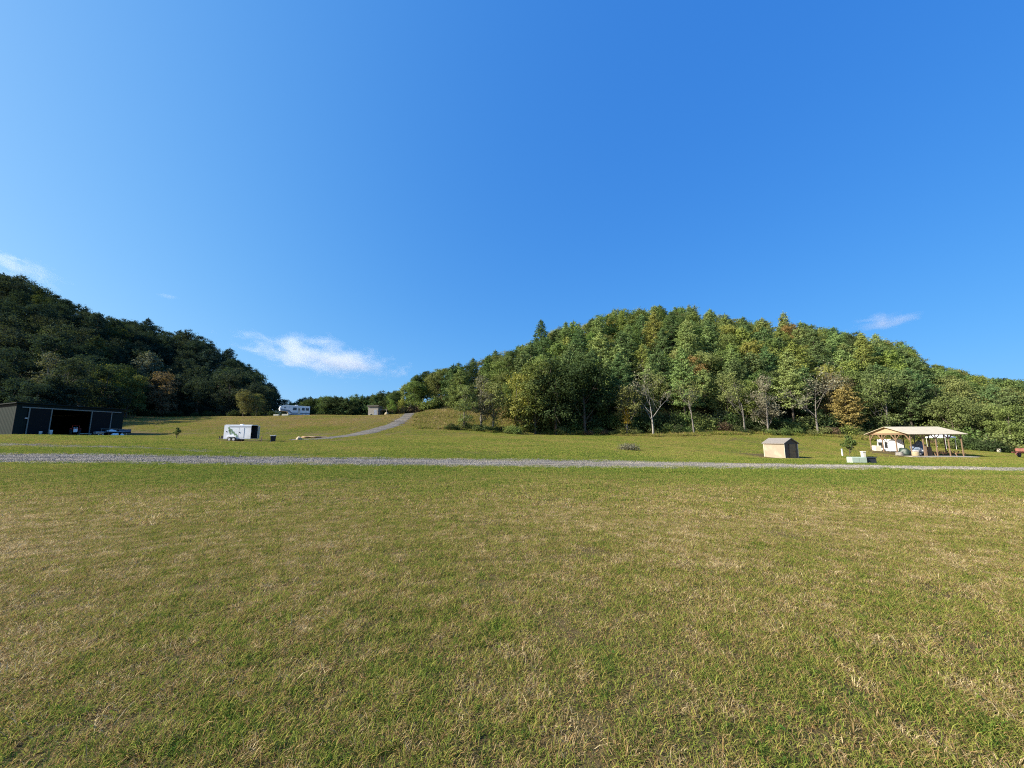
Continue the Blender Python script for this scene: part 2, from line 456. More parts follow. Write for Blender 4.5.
# ------------------------------------------------------------------ mesh helpers
class MB:
    """collects boxes, tubes and polygons; build() links them as one mesh object"""

    def __init__(self):
        self.v = []; self.f = []; self.m = []

    def add(self, vs, fs, mi=0, mtx=None):
        o = len(self.v)
        for p in vs:
            p = Vector(p)
            self.v.append(tuple(mtx @ p) if mtx is not None else tuple(p))
        for q in fs:
            self.f.append([i + o for i in q]); self.m.append(mi)
        return self

    def box(self, x0, x1, y0, y1, z0, z1, mi=0, mtx=None):
        vs = [(x, y, z) for z in (z0, z1) for y in (y0, y1) for x in (x0, x1)]
        return self.add(vs, [(0, 2, 3, 1), (4, 5, 7, 6), (0, 1, 5, 4), (2, 6, 7, 3), (0, 4, 6, 2), (1, 3, 7, 5)], mi, mtx)

    def bevel_box(self, x0, x1, y0, y1, z0, z1, r=.03, mi=0, mtx=None):
        """box with chamfered vertical and top edges"""
        def ring(i, z):
            return [(x0 + i, y0 + r + 0, z), (x0 + r, y0 + i, z), (x1 - r, y0 + i, z), (x1 - i, y0 + r, z), (x1 - i, y1 - r, z), (x1 - r, y1 - i, z), (x0 + r, y1 - i, z), (x0 + i, y1 - r, z)]
        vs = ring(0, z0) + ring(0, z1 - r) + [(x0 + r, y0 + r * 1.3, z1), (x0 + r * 1.3, y0 + r, z1), (x1 - r * 1.3, y0 + r, z1), (x1 - r, y0 + r * 1.3, z1), (x1 - r, y1 - r * 1.3, z1), (x1 - r * 1.3, y1 - r, z1), (x0 + r * 1.3, y1 - r, z1), (x0 + r, y1 - r * 1.3, z1)]
        fs = [tuple(range(7, -1, -1)), tuple(range(16, 24))]
        for k in range(2):
            for i in range(8):
                j = (i + 1) % 8
                fs.append((k * 8 + i, k * 8 + j, (k + 1) * 8 + j, (k + 1) * 8 + i))
        return self.add(vs, fs, mi, mtx)

    def prism(self, pts, a, b, axis='Y', mi=0, mtx=None):
        """extrude a 2-D outline between a and b along an axis"""
        n = len(pts)
        def p3(p, t):
            return (p[0], t, p[1]) if axis == 'Y' else ((t, p[0], p[1]) if axis == 'X' else (p[0], p[1], t))
        vs = [p3(p, a) for p in pts] + [p3(p, b) for p in pts]
        fs = [tuple(range(n)), tuple(range(2 * n - 1, n - 1, -1))]
        for i in range(n):
            j = (i + 1) % n
            fs.append((i, i + n, j + n, j))
        return self.add(vs, fs, mi, mtx)

    def tube(self, pts, rad, n=8, mi=0, mtx=None, caps=True):
        pts = [Vector(p) for p in pts]
        if not hasattr(rad, '__len__'):
            rad = [rad] * len(pts)
        vs = []; fs = []
        ref = Vector((0, 0, 1))
        for i, p in enumerate(pts):
            d = (pts[min(i + 1, len(pts) - 1)] - pts[max(i - 1, 0)])
            if d.length < 1e-6: d = Vector((0, 0, 1))
            d.normalize()
            a = ref if abs(d.dot(ref)) < .95 else Vector((1, 0, 0))
            s = d.cross(a).normalized(); t = d.cross(s).normalized()
            for k in range(n):
                an = 2 * PI * k / n
                vs.append(p + (s * math.cos(an) + t * math.sin(an)) * rad[i])
        for i in range(len(pts) - 1):
            for k in range(n):
                k2 = (k + 1) % n
                fs.append((i * n + k, i * n + k2, (i + 1) * n + k2, (i + 1) * n + k))
        if caps:
            fs.append(tuple(range(n - 1, -1, -1))); fs.append(tuple(range((len(pts) - 1) * n, len(pts) * n)))
        return self.add(vs, fs, mi, mtx)

    def bar(self, a, b, w, h=None, mi=0, mtx=None):
        """square bar from a to b"""
        h = h or w
        a = Vector(a); b = Vector(b); d = (b - a).normalized()
        up = Vector((0, 0, 1)) if abs(d.z) < .95 else Vector((0, 1, 0))
        s = d.cross(up).normalized() * w / 2; t = d.cross(s).normalized() * h / 2
        vs = [p + s * i + t * j for p in (a, b) for i, j in ((-1, -1), (1, -1), (1, 1), (-1, 1))]
        return self.add(vs, [(0, 1, 2, 3), (7, 6, 5, 4), (0, 4, 5, 1), (1, 5, 6, 2), (2, 6, 7, 3), (3, 7, 4, 0)], mi, mtx)

    def lathe(self, prof, n=16, mi=0, mtx=None):
        """profile (r, z) spun about z"""
        vs = []; fs = []
        for r, z in prof:
            for k in range(n):
                a = 2 * PI * k / n
                vs.append((r * math.cos(a), r * math.sin(a), z))
        for i in range(len(prof) - 1):
            for k in range(n):
                k2 = (k + 1) % n
                fs.append((i * n + k, i * n + k2, (i + 1) * n + k2, (i + 1) * n + k))
        fs.append(tuple(range(n - 1, -1, -1))); fs.append(tuple(range((len(prof) - 1) * n, len(prof) * n)))
        return self.add(vs, fs, mi, mtx)

    def build(self, name, mats, parent=None, loc=None, rz=0, smooth=False):
        me = bpy.data.meshes.new(name)
        me.from_pydata(self.v, [], self.f)
        if not isinstance(mats, (list, tuple)):
            mats = [mats]
        for x in mats:
            me.materials.append(x)
        if len(mats) > 1:
            me.polygons.foreach_set('material_index', self.m)
        if smooth:
            me.polygons.foreach_set('use_smooth', [True] * len(me.polygons))
        me.validate()
        import bmesh
        bm = bmesh.new(); bm.from_mesh(me); bmesh.ops.recalc_face_normals(bm, faces=bm.faces); bm.to_mesh(me); bm.free()
        me.update()
        o = bpy.data.objects.new(name, me)
        COL.objects.link(o)
        if parent is not None:
            o.parent = parent
        if loc is not None:
            o.location = loc
        o.rotation_euler.z = rz
        return o


def tag(o, label=None, cat=None, group=None, kind=None):
    if label: o['label'] = label
    if cat: o['category'] = cat
    if group: o['group'] = group
    if kind: o['kind'] = kind
    return o


def empty(name, loc, rz=0):
    o = bpy.data.objects.new(name, None)
    COL.objects.link(o); o.location = loc; o.rotation_euler.z = rz
    o.empty_display_size = .3
    return o


def fast_mesh(name, V, faces_n, Fidx, mats, rnd=None, smooth=False, attrs=None):
    """V (n,3); faces all with faces_n corners, Fidx (m, faces_n)"""
    me = bpy.data.meshes.new(name)
    me.vertices.add(len(V)); me.vertices.foreach_set('co', np.asarray(V, np.float32).ravel())
    m = len(Fidx)
    me.loops.add(m * faces_n); me.loops.foreach_set('vertex_index', np.asarray(Fidx, np.int32).ravel())
    me.polygons.add(m)
    me.polygons.foreach_set('loop_start', np.arange(0, m * faces_n, faces_n, dtype=np.int32))
    try:
        me.polygons.foreach_set('loop_total', np.full(m, faces_n, np.int32))
    except Exception:
        pass
    if smooth:
        me.polygons.foreach_set('use_smooth', np.ones(m, bool))
    for x in mats:
        me.materials.append(x)
    if rnd is not None:
        a = me.attributes.new('rnd', 'FLOAT', 'POINT'); a.data.foreach_set('value', np.asarray(rnd, np.float32))
    for k, vv in (attrs or {}).items():
        a = me.attributes.new(k, 'FLOAT', 'POINT'); a.data.foreach_set('value', np.asarray(vv, np.float32))
    me.update(calc_edges=True)
    return me


# ------------------------------------------------------------------ ground
def forest_start(px):
    """depth at which the wood begins for a column"""
    return np.interp(px, [-300, 0, 60, 100, 128, 200, 300, 385, 392, 440, 505, 530, 560, 900, 930, 965, 1010, 1300],
                     [82, 82, 84, 95, 116, 124, 128, 124, 118, 114, 112, 97, 93, 92, 87, 83, 78, 74])


def build_ground():
    xs = np.concatenate([-np.geomspace(3500, 262, 22), np.arange(-260, 261, 2.0), np.geomspace(262, 3500, 22)])
    ys = np.concatenate([-np.geomspace(1500, 6, 14), np.arange(-4, 130, 1.0), np.arange(130, 262, 2.5), np.geomspace(264, 4200, 26)])
    X, Y = np.meshgrid(xs, ys)
    Z = H(X, Y)
    V = np.stack([X, Y, Z], -1).reshape(-1, 3)
    nx, ny = len(xs), len(ys)
    i, j = np.meshgrid(np.arange(ny - 1), np.arange(nx - 1), indexing='ij')
    a = (i * nx + j).ravel()
    Fq = np.stack([a, a + 1, a + nx + 1, a + nx], -1)
    px = 512 + 389 * V[:, 0] / np.maximum(V[:, 1], 1)
    fs = forest_start(np.clip(px, -300, 1300))
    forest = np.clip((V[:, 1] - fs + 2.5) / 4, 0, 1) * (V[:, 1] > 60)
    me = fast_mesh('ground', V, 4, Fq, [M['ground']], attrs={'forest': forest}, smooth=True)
    o = bpy.data.objects.new('ground', me); COL.objects.link(o)
    tag(o, 'grassy valley floor and hillsides of uneven green and tan turf', 'ground', kind='structure')


build_ground()

ROAD_Y, ROAD_W = 25.6, 8.0


def strip(name, pts, width, m, lift=.03, ragged=.25, step=.5, lab=None, cat=None):
    """a ribbon of ground surface following a centreline, draped on the terrain"""
    P = [Vector((p[0], p[1])) for p in pts]
    # resample with Catmull-Rom
    out = []
    for k in range(len(P) - 1):
        p0 = P[max(k - 1, 0)]; p1 = P[k]; p2 = P[k + 1]; p3 = P[min(k + 2, len(P) - 1)]
        n = max(2, int((p2 - p1).length / step))
        for i in range(n):
            t = i / n
            out.append(.5 * ((2 * p1) + (-p0 + p2) * t + (2 * p0 - 5 * p1 + 4 * p2 - p3) * t * t + (-p0 + 3 * p1 - 3 * p2 + p3) * t ** 3))
    out.append(P[-1])
    A = np.array([(p.x, p.y) for p in out])
    D = np.gradient(A, axis=0); D /= np.linalg.norm(D, axis=1)[:, None] + 1e-9
    N = np.stack([-D[:, 1], D[:, 0]], 1)
    n = len(A)
    wv = np.interp(np.linspace(0, 1, n), np.linspace(0, 1, len(pts)), [p[2] if len(p) > 2 else width for p in pts])
    K = 11
    rows = []
    el = rng.normal(0, 1, n); er = rng.normal(0, 1, n)
    ker = np.ones(3) / 3
    el = np.convolve(el, ker, 'same') * ragged; er = np.convolve(er, ker, 'same') * ragged
    for k in range(K):
        s = -1 + 2 * k / (K - 1)
        off = s * wv / 2 + (el if s < 0 else er) * abs(s) ** 3
        Q = A + N * off[:, None]
        z = H(Q[:, 0], Q[:, 1]) + lift * (1 - abs(s) ** 6) - .02 * abs(s) ** 8
        rows.append(np.column_stack([Q, z]))
    V = np.stack(rows, 1).reshape(-1, 3)
    i, j = np.meshgrid(np.arange(n - 1), np.arange(K - 1), indexing='ij')
    a = (i * K + j).ravel()
    Fq = np.stack([a, a + K, a + K + 1, a + 1], -1)
    me = fast_mesh(name, V, 4, Fq, [m], smooth=True)
    o = bpy.data.objects.new(name, me); COL.objects.link(o)
    tag(o, lab, cat, kind='structure')
    return A, wv


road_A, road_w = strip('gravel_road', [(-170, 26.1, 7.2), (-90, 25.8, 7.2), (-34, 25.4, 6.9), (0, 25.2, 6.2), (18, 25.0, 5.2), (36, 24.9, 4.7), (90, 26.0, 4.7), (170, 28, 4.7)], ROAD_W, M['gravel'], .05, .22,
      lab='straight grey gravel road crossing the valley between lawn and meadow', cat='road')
g = lambda px, Y, py=438, wd=4.0: (ray_x(px, py, Y), Y, wd * .78)
drive_A, drive_w = strip('gravel_driveway', [g(292, 64, 440, 2), g(315, 65.5, 439, 5), g(340, 70, 438, 5.5), g(364, 79, 434, 5.0), g(386, 90, 428, 4.4), g(401, 101, 422, 4.2), g(409, 111, 418, 4),
      g(404, 119, 415, 4), g(385, 124, 414, 4), g(350, 127, 414, 4)], 4, M['drive'], .07, .3,
      lab='curving gravel driveway climbing the grassy bank', cat='driveway')
trk_A, trk_w = strip('gravel_track', [(-120, 47, 3), (-75, 42, 4), (-52, 38.5, 4.5), (-38, 36, 4), (-24, 33, 2.5), (-16, 30.5, 1.0)], 3, M['drive'], .035, .6,
      lab='worn side track of thin gravel leaving the road towards the dark barn', cat='track')


def min_dist(x, y, A, wv):
    P = np.stack([x, y], -1)[:, None, :]
    S = A[::2]
    d = np.linalg.norm(P - S[None], axis=-1) - wv[::2][None] / 2
    return d.min(1)


# ------------------------------------------------------------------ grass patches (stuff, geometry nodes)
def patch_mesh(name, r, nb, width, length, lean, m, tuft=10, seed=0, spread=.05, squeeze=1.0):
    q = np.random.default_rng(seed)
    nt_ = max(1, nb // tuft)
    rr = r * np.sqrt(q.random(nt_)); th = q.random(nt_) * 2 * PI
    cx, cy = rr * np.cos(th), rr * np.sin(th)
    cn = 0.5 + .5 * np.sin(cx * 9 / (1 + r * .4) + 2 * np.sin(cy * 5 / (1 + r * .3) + seed)) * np.cos(cy * 8 / (1 + r * .4) + seed)
    hole = np.ones(nt_, bool)
    for _ in range(int(14 * (r / 1.1) ** .5)):
        hx, hy = q.uniform(-r, r, 2); hole &= ((cx - hx) ** 2 + (cy - hy) ** 2) > (q.uniform(.02, .055) * (r / 1.1) ** .5) ** 2
    keep = (q.random(nt_) < .5 + .5 * cn) & hole
    cx, cy, cn = cx[keep], cy[keep], cn[keep]
    T = len(cx)
    th_l = .42 + .95 * cn
    tr = q.random(T)
    idx = np.repeat(np.arange(T), tuft)
    n = len(idx)
    bx = cx[idx] + q.normal(0, spread, n); by = cy[idx] + q.normal(0, spread, n)
    L = length * th_l[idx] * (.45 + .9 * q.random(n))
    az = q.random(n) * 2 * PI
    ln = lean * (.3 + q.random(n) * 1.2)
    dx, dy = np.cos(az) * ln, np.sin(az) * ln
    wz = width * (.6 + .8 * q.random(n))
    fa = q.random(n) * 2 * PI
    sx, sy = np.cos(fa) * wz / 2, np.sin(fa) * wz / 2
    nrm = np.sqrt(1 + ln ** 2)
    z1 = L * .55 / nrm; z2 = L * .92 / nrm * (1 - .35 * np.minimum(ln, 1.4) * .5)
    base = np.stack([bx, by, np.full(n, -.01)], -1)
    mid = np.stack([bx + dx * z1, by + dy * z1, z1], -1)
    tip = np.stack([bx + dx * z2 * 1.5, by + dy * z2 * 1.5, z2], -1)
    s3 = np.stack([sx, sy, np.zeros(n)], -1)
    V = np.stack([base - s3, base + s3, mid + s3 * .85, mid - s3 * .85, tip], 1)  # n,5,3
    rnd = .46 + (np.clip(.8 * q.random(n) + .2 * tr[idx], 0, 1) - .5) * squeeze + .04 * squeeze
    a = np.arange(n) * 5
    tri = np.stack([np.stack([a, a + 1, a + 2], -1), np.stack([a, a + 2, a + 3], -1), np.stack([a + 3, a + 2, a + 4], -1)], 1).reshape(-1, 3)
    return fast_mesh(name, V.reshape(-1, 3), 3, tri, [m], rnd=np.repeat(rnd, 5))


def scatter(name, meshes, pts, scl, label, cat='grass'):
    src = bpy.data.collections.new(name + '_source')
    for me in meshes:
        src.objects.link(bpy.data.objects.new(name, me))
    n = len(pts)
    P = np.column_stack([pts, H(pts[:, 0], pts[:, 1])])
    e = .6
    gx = (H(pts[:, 0] + e, pts[:, 1]) - H(pts[:, 0] - e, pts[:, 1])) / (2 * e)
    gy = (H(pts[:, 0], pts[:, 1] + e) - H(pts[:, 0], pts[:, 1] - e)) / (2 * e)
    rot = np.zeros((n, 3))
    for k in range(n):
        nv = Vector((-gx[k], -gy[k], 1)).normalized()
        qn = Vector((0, 0, 1)).rotation_difference(nv)
        rot[k] = (qn @ Euler((0, 0, random.random() * 2 * PI)).to_quaternion()).to_euler()
    me = bpy.data.meshes.new(name)
    me.vertices.add(n); me.vertices.foreach_set('co', P.astype(np.float32).ravel())
    a = me.attributes.new('rot', 'FLOAT_VECTOR', 'POINT'); a.data.foreach_set('vector', rot.astype(np.float32).ravel())
    a = me.attributes.new('scl', 'FLOAT', 'POINT'); a.data.foreach_set('value', np.asarray(scl, np.float32))
    a = me.attributes.new('pick', 'INT', 'POINT'); a.data.foreach_set('value', rng.integers(0, len(meshes), n).astype(np.int32))
    me.update()
    o = bpy.data.objects.new(name, me); COL.objects.link(o)
    ng = bpy.data.node_groups.new(name, 'GeometryNodeTree')
    ng.interface.new_socket('Geometry', in_out='INPUT', socket_type='NodeSocketGeometry')
    ng.interface.new_socket('Geometry', in_out='OUTPUT', socket_type='NodeSocketGeometry')
    gi = ng.nodes.new('NodeGroupInput'); go = ng.nodes.new('NodeGroupOutput')
    ci = ng.nodes.new('GeometryNodeCollectionInfo'); ci.inputs['Collection'].default_value = src
    ci.inputs['Separate Children'].default_value = True; ci.inputs['Reset Children'].default_value = True
    ip = ng.nodes.new('GeometryNodeInstanceOnPoints'); ip.inputs['Pick Instance'].default_value = True
    def att(nm, ty):
        x = ng.nodes.new('GeometryNodeInputNamedAttribute'); x.data_type = ty; x.inputs['Name'].default_value = nm
        return x.outputs['Attribute']
    e2r = ng.nodes.new('FunctionNodeEulerToRotation'); ng.links.new(att('rot', 'FLOAT_VECTOR'), e2r.inputs[0])
    ng.links.new(gi.outputs[0], ip.inputs['Points']); ng.links.new(ci.outputs[0], ip.inputs['Instance'])
    ng.links.new(att('pick', 'INT'), ip.inputs['Instance Index']); ng.links.new(e2r.outputs[0], ip.inputs['Rotation'])
    ng.links.new(att('scl', 'FLOAT'), ip.inputs['Scale'])
    ng.links.new(ip.outputs[0], go.inputs[0])
    md = o.modifiers.new('scatter', 'NODES'); md.node_group = ng
    tag(o, label, cat, kind='stuff')
    return o


EXCLUDE = []      # (x, y, r) footprints without grass


def fan_points(y0, y1, sp, pxa=-60, pxb=1084, marg=2.0):
    ys = np.arange(y0, y1, sp)
    out = []
    for k, y in enumerate(ys):
        xa = (pxa - 512) / 380 * max(y, 1.5) - marg; xb = (pxb - 512) / 380 * max(y, 1.5) + marg
        xs = np.arange(xa, xb, sp) + (k % 2) * sp / 2
        out.append(np.stack([xs, np.full(len(xs), y)], -1))
    P = np.concatenate(out)
    P += rng.uniform(-.25, .25, P.shape) * sp
    return P


# ------------------------------------------------------------------ trees
def leaf_quads(C, size, Nrm, q, asp=.8, rnd=None, jit=.3):
    """one leaf face per centre"""
    n = len(C)
    a = q.normal(size=(n, 3)); a -= (a * Nrm).sum(1)[:, None] * Nrm; a /= np.linalg.norm(a, axis=1)[:, None] + 1e-9
    b = np.cross(Nrm, a)
    s = (size * (.6 + .8 * q.random(n)))[:, None]
    V = np.stack([C - a * s * .5, C - b * s * asp * .5 + a * s * .05, C + a * s * .5, C + b * s * asp * .5 + a * s * .05], 1)
    return V.reshape(-1, 3)


def unit(v):
    return v / (np.linalg.norm(v, axis=-1, keepdims=True) + 1e-9)


def crown_mesh(name, centres, size, nrm, q, m, asp, rnd):
    V = leaf_quads(centres, size, nrm, q, asp)
    n = len(centres)
    Fq = np.arange(4 * n).reshape(n, 4)
    return fast_mesh(name, V, 4, Fq, [m], rnd=np.repeat(rnd, 4))


def trunk_obj_mesh(mb, name, m):
    o = mb.build(name, m, smooth=True)
    me = o.data
    bpy.data.objects.remove(o)
    return me


def make_broadleaf(seed, h=14., rad=4.2, low=.32, nleaf=7000, size=.34, lobes=13, sparse=1.0, barkm='bark', nlimb=9):
    q = np.random.default_rng(seed)
    zc = h * (low + 1) / 2; rz = h * (1 - low) / 2
    L = []
    for k in range(lobes):
        d = unit(q.normal(size=3)); f = .45 + .35 * q.random()
        wz = d[2]
        shape = 1.0 - .25 * max(wz, 0)
        c = np.array([d[0] * rad * f * shape, d[1] * rad * f * shape, zc + wz * rz * (f + .12)])
        L.append((c, rad * (.36 + .2 * q.random())))
    L.append((np.array([0, 0, zc + rz * .62]), rad * .42)); L.append((np.array([0, 0, zc]), rad * .45))
    C = []; Nn = []; rn = []
    per = int(nleaf / len(L))
    for c, r in L:
        ncl = 14
        dirs = unit(q.normal(size=(ncl, 3)) + np.array([0, 0, .25]))
        for dv in dirs:
            cc = c + dv * r * (.7 + .35 * q.random()) * np.array([1, 1, .8])
            k = int(per / ncl * (.4 + 1.2 * q.random()) * sparse)
            pr = r * (.26 + .16 * q.random())
            off = q.normal(size=(k, 3)) * pr * .62 * np.array([1, 1, .7])
            C.append(cc + off)
            out = unit(off / pr + dv * .9 + q.normal(size=(k, 3)) * .75 + np.array([0, 0, .35]))
            Nn.append(out)
            rn.append(np.clip(q.random() * .45 + q.random(k) * .55, 0, 1))
    C = np.concatenate(C); Nn = np.concatenate(Nn); rn = np.concatenate(rn)
    C[:, 2] = np.maximum(C[:, 2], .15)
    crown = crown_mesh('crown', C, size, Nn, q, M['leaf'], .75, rn)
    mb = MB()
    r0 = h * .016
    bend = q.normal(size=2) * .35
    ax = [(bend[0] * t * t * 1.5, bend[1] * t * t * 1.5, t * h * .8) for t in np.linspace(0, 1, 7)]
    ax[0] = (0, 0, -.6)
    mb.tube(ax, [r0 * 1.25, r0, r0 * .85, r0 * .7, r0 * .5, r0 * .32, r0 * .12], 7)
    for k, (c, r) in enumerate(L[:nlimb]):
        zb = min(max(c[2] - r - 1.2 - q.random() * 2, h * .12), h * .6)
        t = zb / (h * .8)
        a = Vector((bend[0] * t * t * 1.5, bend[1] * t * t * 1.5, zb)); b = Vector(c)
        mid = a.lerp(b, .5) + Vector((q.normal() * .25, q.normal() * .25, -.15))
        rr = r0 * .42 * (1 - t * .5)
        mb.tube([a, mid, b, b + (b - mid) * .6], [rr, rr * .7, rr * .4, rr * .1], 5)
        for s in range(4):
            e = b + Vector(q.normal(size=3)) * r * .7
            mb.tube([mid.lerp(b, .2 + .2 * s), e], [rr * .35, rr * .08], 4)
    return crown, trunk_obj_mesh(mb, 'trunk', M[barkm])


def make_pine(seed, h=16., rad=3.6, low=.22, irregular=.3, nl=17, size=.42, power=2.6):
    q = np.random.default_rng(seed)
    mb = MB()
    r0 = h * .013
    mb.tube([(0, 0, -.6), (0.05, 0, h * .3), (0, .05, h * .65), (0, 0, h * .98)], [r0 * 1.2, r0, r0 * .6, r0 * .1], 7)
    C = []; Nn = []; rn = []
    z = h * low
    while z < h * .985:
        t = (z - h * low) / (h * (1 - low))
        Lm = rad * (1 - t ** power) * (.75 + .25 * min(1, t * 6)) + .35
        nb = 5 if t < .85 else 4
        a0 = q.random() * 2 * PI
        for k in range(nb):
            az = a0 + 2 * PI * k / nb + q.normal() * .25
            Lb = Lm * (1 - irregular + irregular * 1.7 * q.random())
            up = .05 + .35 * t + q.normal() * .06
            d = Vector((math.cos(az), math.sin(az), 0))
            p0 = Vector((0, 0, z)); p1 = p0 + d * Lb * .55 + Vector((0, 0, Lb * (up * .4 - .03))); p2 = p0 + d * Lb + Vector((0, 0, Lb * (up + .06)))
            rr = r0 * .3 * (1 - t * .6)
            mb.tube([p0, p1, p2], [rr, rr * .6, rr * .15], 4)
            ns = max(2, int(Lb / .42))
            for s in range(ns):
                f = .32 + .72 * (s + q.random() * .6) / ns
                pc = p0.lerp(p1, f / .55) if f < .55 else p1.lerp(p2, (f - .55) / .45)
                side = Vector((-d.y, d.x, 0)) * (q.normal() * .30 * Lb * (1.15 - f) + q.normal() * .1)
                pc = pc + side + Vector((0, 0, q.normal() * .08))
                kk = int(nl * (.6 + .8 * q.random()))
                off = q.normal(size=(kk, 3)) * np.array([.30, .30, .13])
                C.append(np.array(pc) + off)
                Nn.append(unit(off * 1.0 + q.normal(size=(kk, 3)) * .5 + np.array([d.x * .35, d.y * .35, .75])))
                rn.append(np.clip(q.random() * .4 + q.random(kk) * .6, 0, 1))
        z += (.62 + .3 * q.random()) * (1 - .35 * t)
    C.append(np.array([0, 0, h]) + q.normal(size=(25, 3)) * np.array([.12, .12, .3])); Nn.append(unit(q.normal(size=(25, 3)))); rn.append(q.random(25))
    C = np.concatenate(C); Nn = np.concatenate(Nn); rn = np.concatenate(rn)
    crown = crown_mesh('crown', C, size, Nn, q, M['needle'], .42, rn)
    return crown, trunk_obj_mesh(mb, 'trunk', M['bark'])


def make_bare(seed, h=13., rad=3.6, nleaf=2200, size=.26):
    """thin-crowned pale tree: most of the branchwork shows"""
    q = np.random.default_rng(seed)
    mb = MB(); C = []; Nn = []
    def grow(p, d, L, r, depth):
        pts = [p]; rad_ = [r]
        cur = p.copy(); dd = d.copy()
        for k in range(4):
            dd = (dd + Vector(q.normal(size=3)) * (.04 if depth == 0 else .13) + Vector((0, 0, .05))).normalized()
            cur = cur + dd * L / 4
            pts.append(cur.copy()); rad_.append(r * (1 - .2 * (k + 1)) + .004)
        mb.tube(pts, rad_, 6 if depth == 0 else 4)
        if depth >= 3:
            k = int(q.integers(1, 9) * nleaf / 900)
            C.append(np.array(cur) + q.normal(size=(k, 3)) * .35); Nn.append(unit(q.normal(size=(k, 3)) + np.array([0, 0, .4])))
            return
        nb = [5, 4, 4][depth]
        for b in range(nb):
            t = .45 + .55 * (b + q.random()) / nb
            i = min(int(t * 4), 3)
            s = pts[i].lerp(pts[i + 1], t * 4 - i if t < 1 else 1)
            nd = (dd * .75 + Vector(unit(q.normal(size=3))) * .8 + Vector((0, 0, .18))).normalized()
            grow(s, nd, L * (.52 + .2 * q.random()), rad_[i] * .55, depth + 1)
    grow(Vector((0, 0, -.4)), Vector((0, 0, 1)), h * .52, h * .017, 0)
    C = np.concatenate(C); Nn = np.concatenate(Nn)
    crown = crown_mesh('crown', C, size, Nn, q, M['leaf'], .75, q.random(len(C)))
    return crown, trunk_obj_mesh(mb, 'trunk', M['pale_bark'])


def make_shrub(seed, r=1.4, h=1.8, n=1800, size=.17):
    q = np.random.default_rng(seed)
    C = []; Nn = []; rn = []
    for k in range(14):
        a = q.random() * 2 * PI; f = math.sqrt(q.random()) * .75
        c = np.array([math.cos(a) * r * f, math.sin(a) * r * f, h * (.25 + .5 * q.random()) * (1.1 - f * .6)])
        m_ = int(n / 14)
        off = q.normal(size=(m_, 3)) * np.array([r * .26, r * .26, h * .17])
        C.append(c + off); Nn.append(unit(off / r + q.normal(size=(m_, 3)) * .4 + np.array([0, 0, .3])))
        rn.append(np.clip(q.random() * .5 + q.random(m_) * .5, 0, 1))
    C = np.concatenate(C); C[:, 2] = np.abs(C[:, 2]) + .02
    crown = crown_mesh('foliage', C, size, np.concatenate(Nn), q, M['leaf'], .7, np.concatenate(rn))
    mb = MB()
    for k in range(7):
        a = q.random() * 2 * PI
        mb.tube([(0, 0, -.2), (math.cos(a) * r * .3, math.sin(a) * r * .3, h * .4), (math.cos(a) * r * .6, math.sin(a) * r * .6, h * .8)], [.035, .025, .008], 4)
    return crown, trunk_obj_mesh(mb, 'stem', M['bark'])


PROTO = {
    'broad': [make_broadleaf(21 + i, h=14, rad=4.5 + .25 * (i % 3), low=.10 + .05 * (i % 2), lobes=15 + i % 4, nleaf=9000, size=.33) for i in range(5)],
    'edge': [make_broadleaf(41 + i, h=13, rad=4.2, low=.04, lobes=17, nleaf=9000, size=.28) for i in range(4)],
    'thin': [make_broadleaf(61 + i, h=13, rad=3.6, low=.10, lobes=15, nleaf=6000, size=.25, barkm='pale_bark', nlimb=12) for i in range(3)],
    'pine': [make_pine(81 + i, h=14 + i % 2, rad=3.7 + .35 * (i % 3), low=.12, irregular=.28 + .06 * i) for i in range(4)],
    'spire': [make_pine(95 + i, h=16, rad=4.2, low=.1, irregular=.25, power=1.5) for i in range(2)],
    'tall': [make_pine(171 + i, h=20, rad=3.7 + .3 * i, low=.26, irregular=.5, nl=27, size=.36, power=1.7) for i in range(4)],
    'bare': [make_bare(101 + i) for i in range(3)],
    'shrub': [make_shrub(121 + i) for i in range(4)],
}
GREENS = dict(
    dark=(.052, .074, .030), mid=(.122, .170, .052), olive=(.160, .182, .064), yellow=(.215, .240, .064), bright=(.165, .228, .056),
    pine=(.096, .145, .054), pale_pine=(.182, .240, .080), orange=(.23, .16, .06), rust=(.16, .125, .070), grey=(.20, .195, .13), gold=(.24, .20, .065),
    deep=(.034, .054, .038), deep2=(.044, .060, .040), painted_sun=(.20, .23, .055), russet=(.18, .14, .075))



def tree(proto, idx, x, y, scale, tint, label, cat, group=None, name=None, zs=1.0, sink=0.0):
    cm, tm = PROTO[proto][idx % len(PROTO[proto])]
    nm = name or {'broad': 'broadleaf_tree', 'edge': 'broadleaf_tree', 'thin': 'broadleaf_tree', 'pine': 'pine_tree', 'tall': 'pine_tree', 'spire': 'pine_tree', 'bare': 'bare_tree', 'shrub': 'shrub'}[proto]
    o = empty(nm, (x, y, h1(x, y) - sink), random.random() * 2 * PI)
    o.scale = (scale, scale, scale * zs)
    c = bpy.data.objects.new(cm.name.split('.')[0], cm); t = bpy.data.objects.new(tm.name.split('.')[0], tm)
    col = GREENS[tint] if isinstance(tint, str) else tint
    k = .85 + .3 * random.random()
    c.color = (col[0] * k, col[1] * k, col[2] * k, 1)
    for p in (c, t):
        COL.objects.link(p); p.parent = o
    tag(o, label, cat, group)
    return o


TREES = []      # occupied spots (x, y)
WORD = dict(dark='dark green', mid='mid green', olive='olive green', yellow='yellow-green', bright='bright green', pine='deep green', pale_pine='pale green',
            orange='orange-tinged', rust='rust brown', grey='grey-green', gold='golden yellow', deep='blackish green', deep2='very dark green')


def pick(d):
    ks = list(d); ws = [d[k] for k in ks]
    return random.choices(ks, ws)[0]


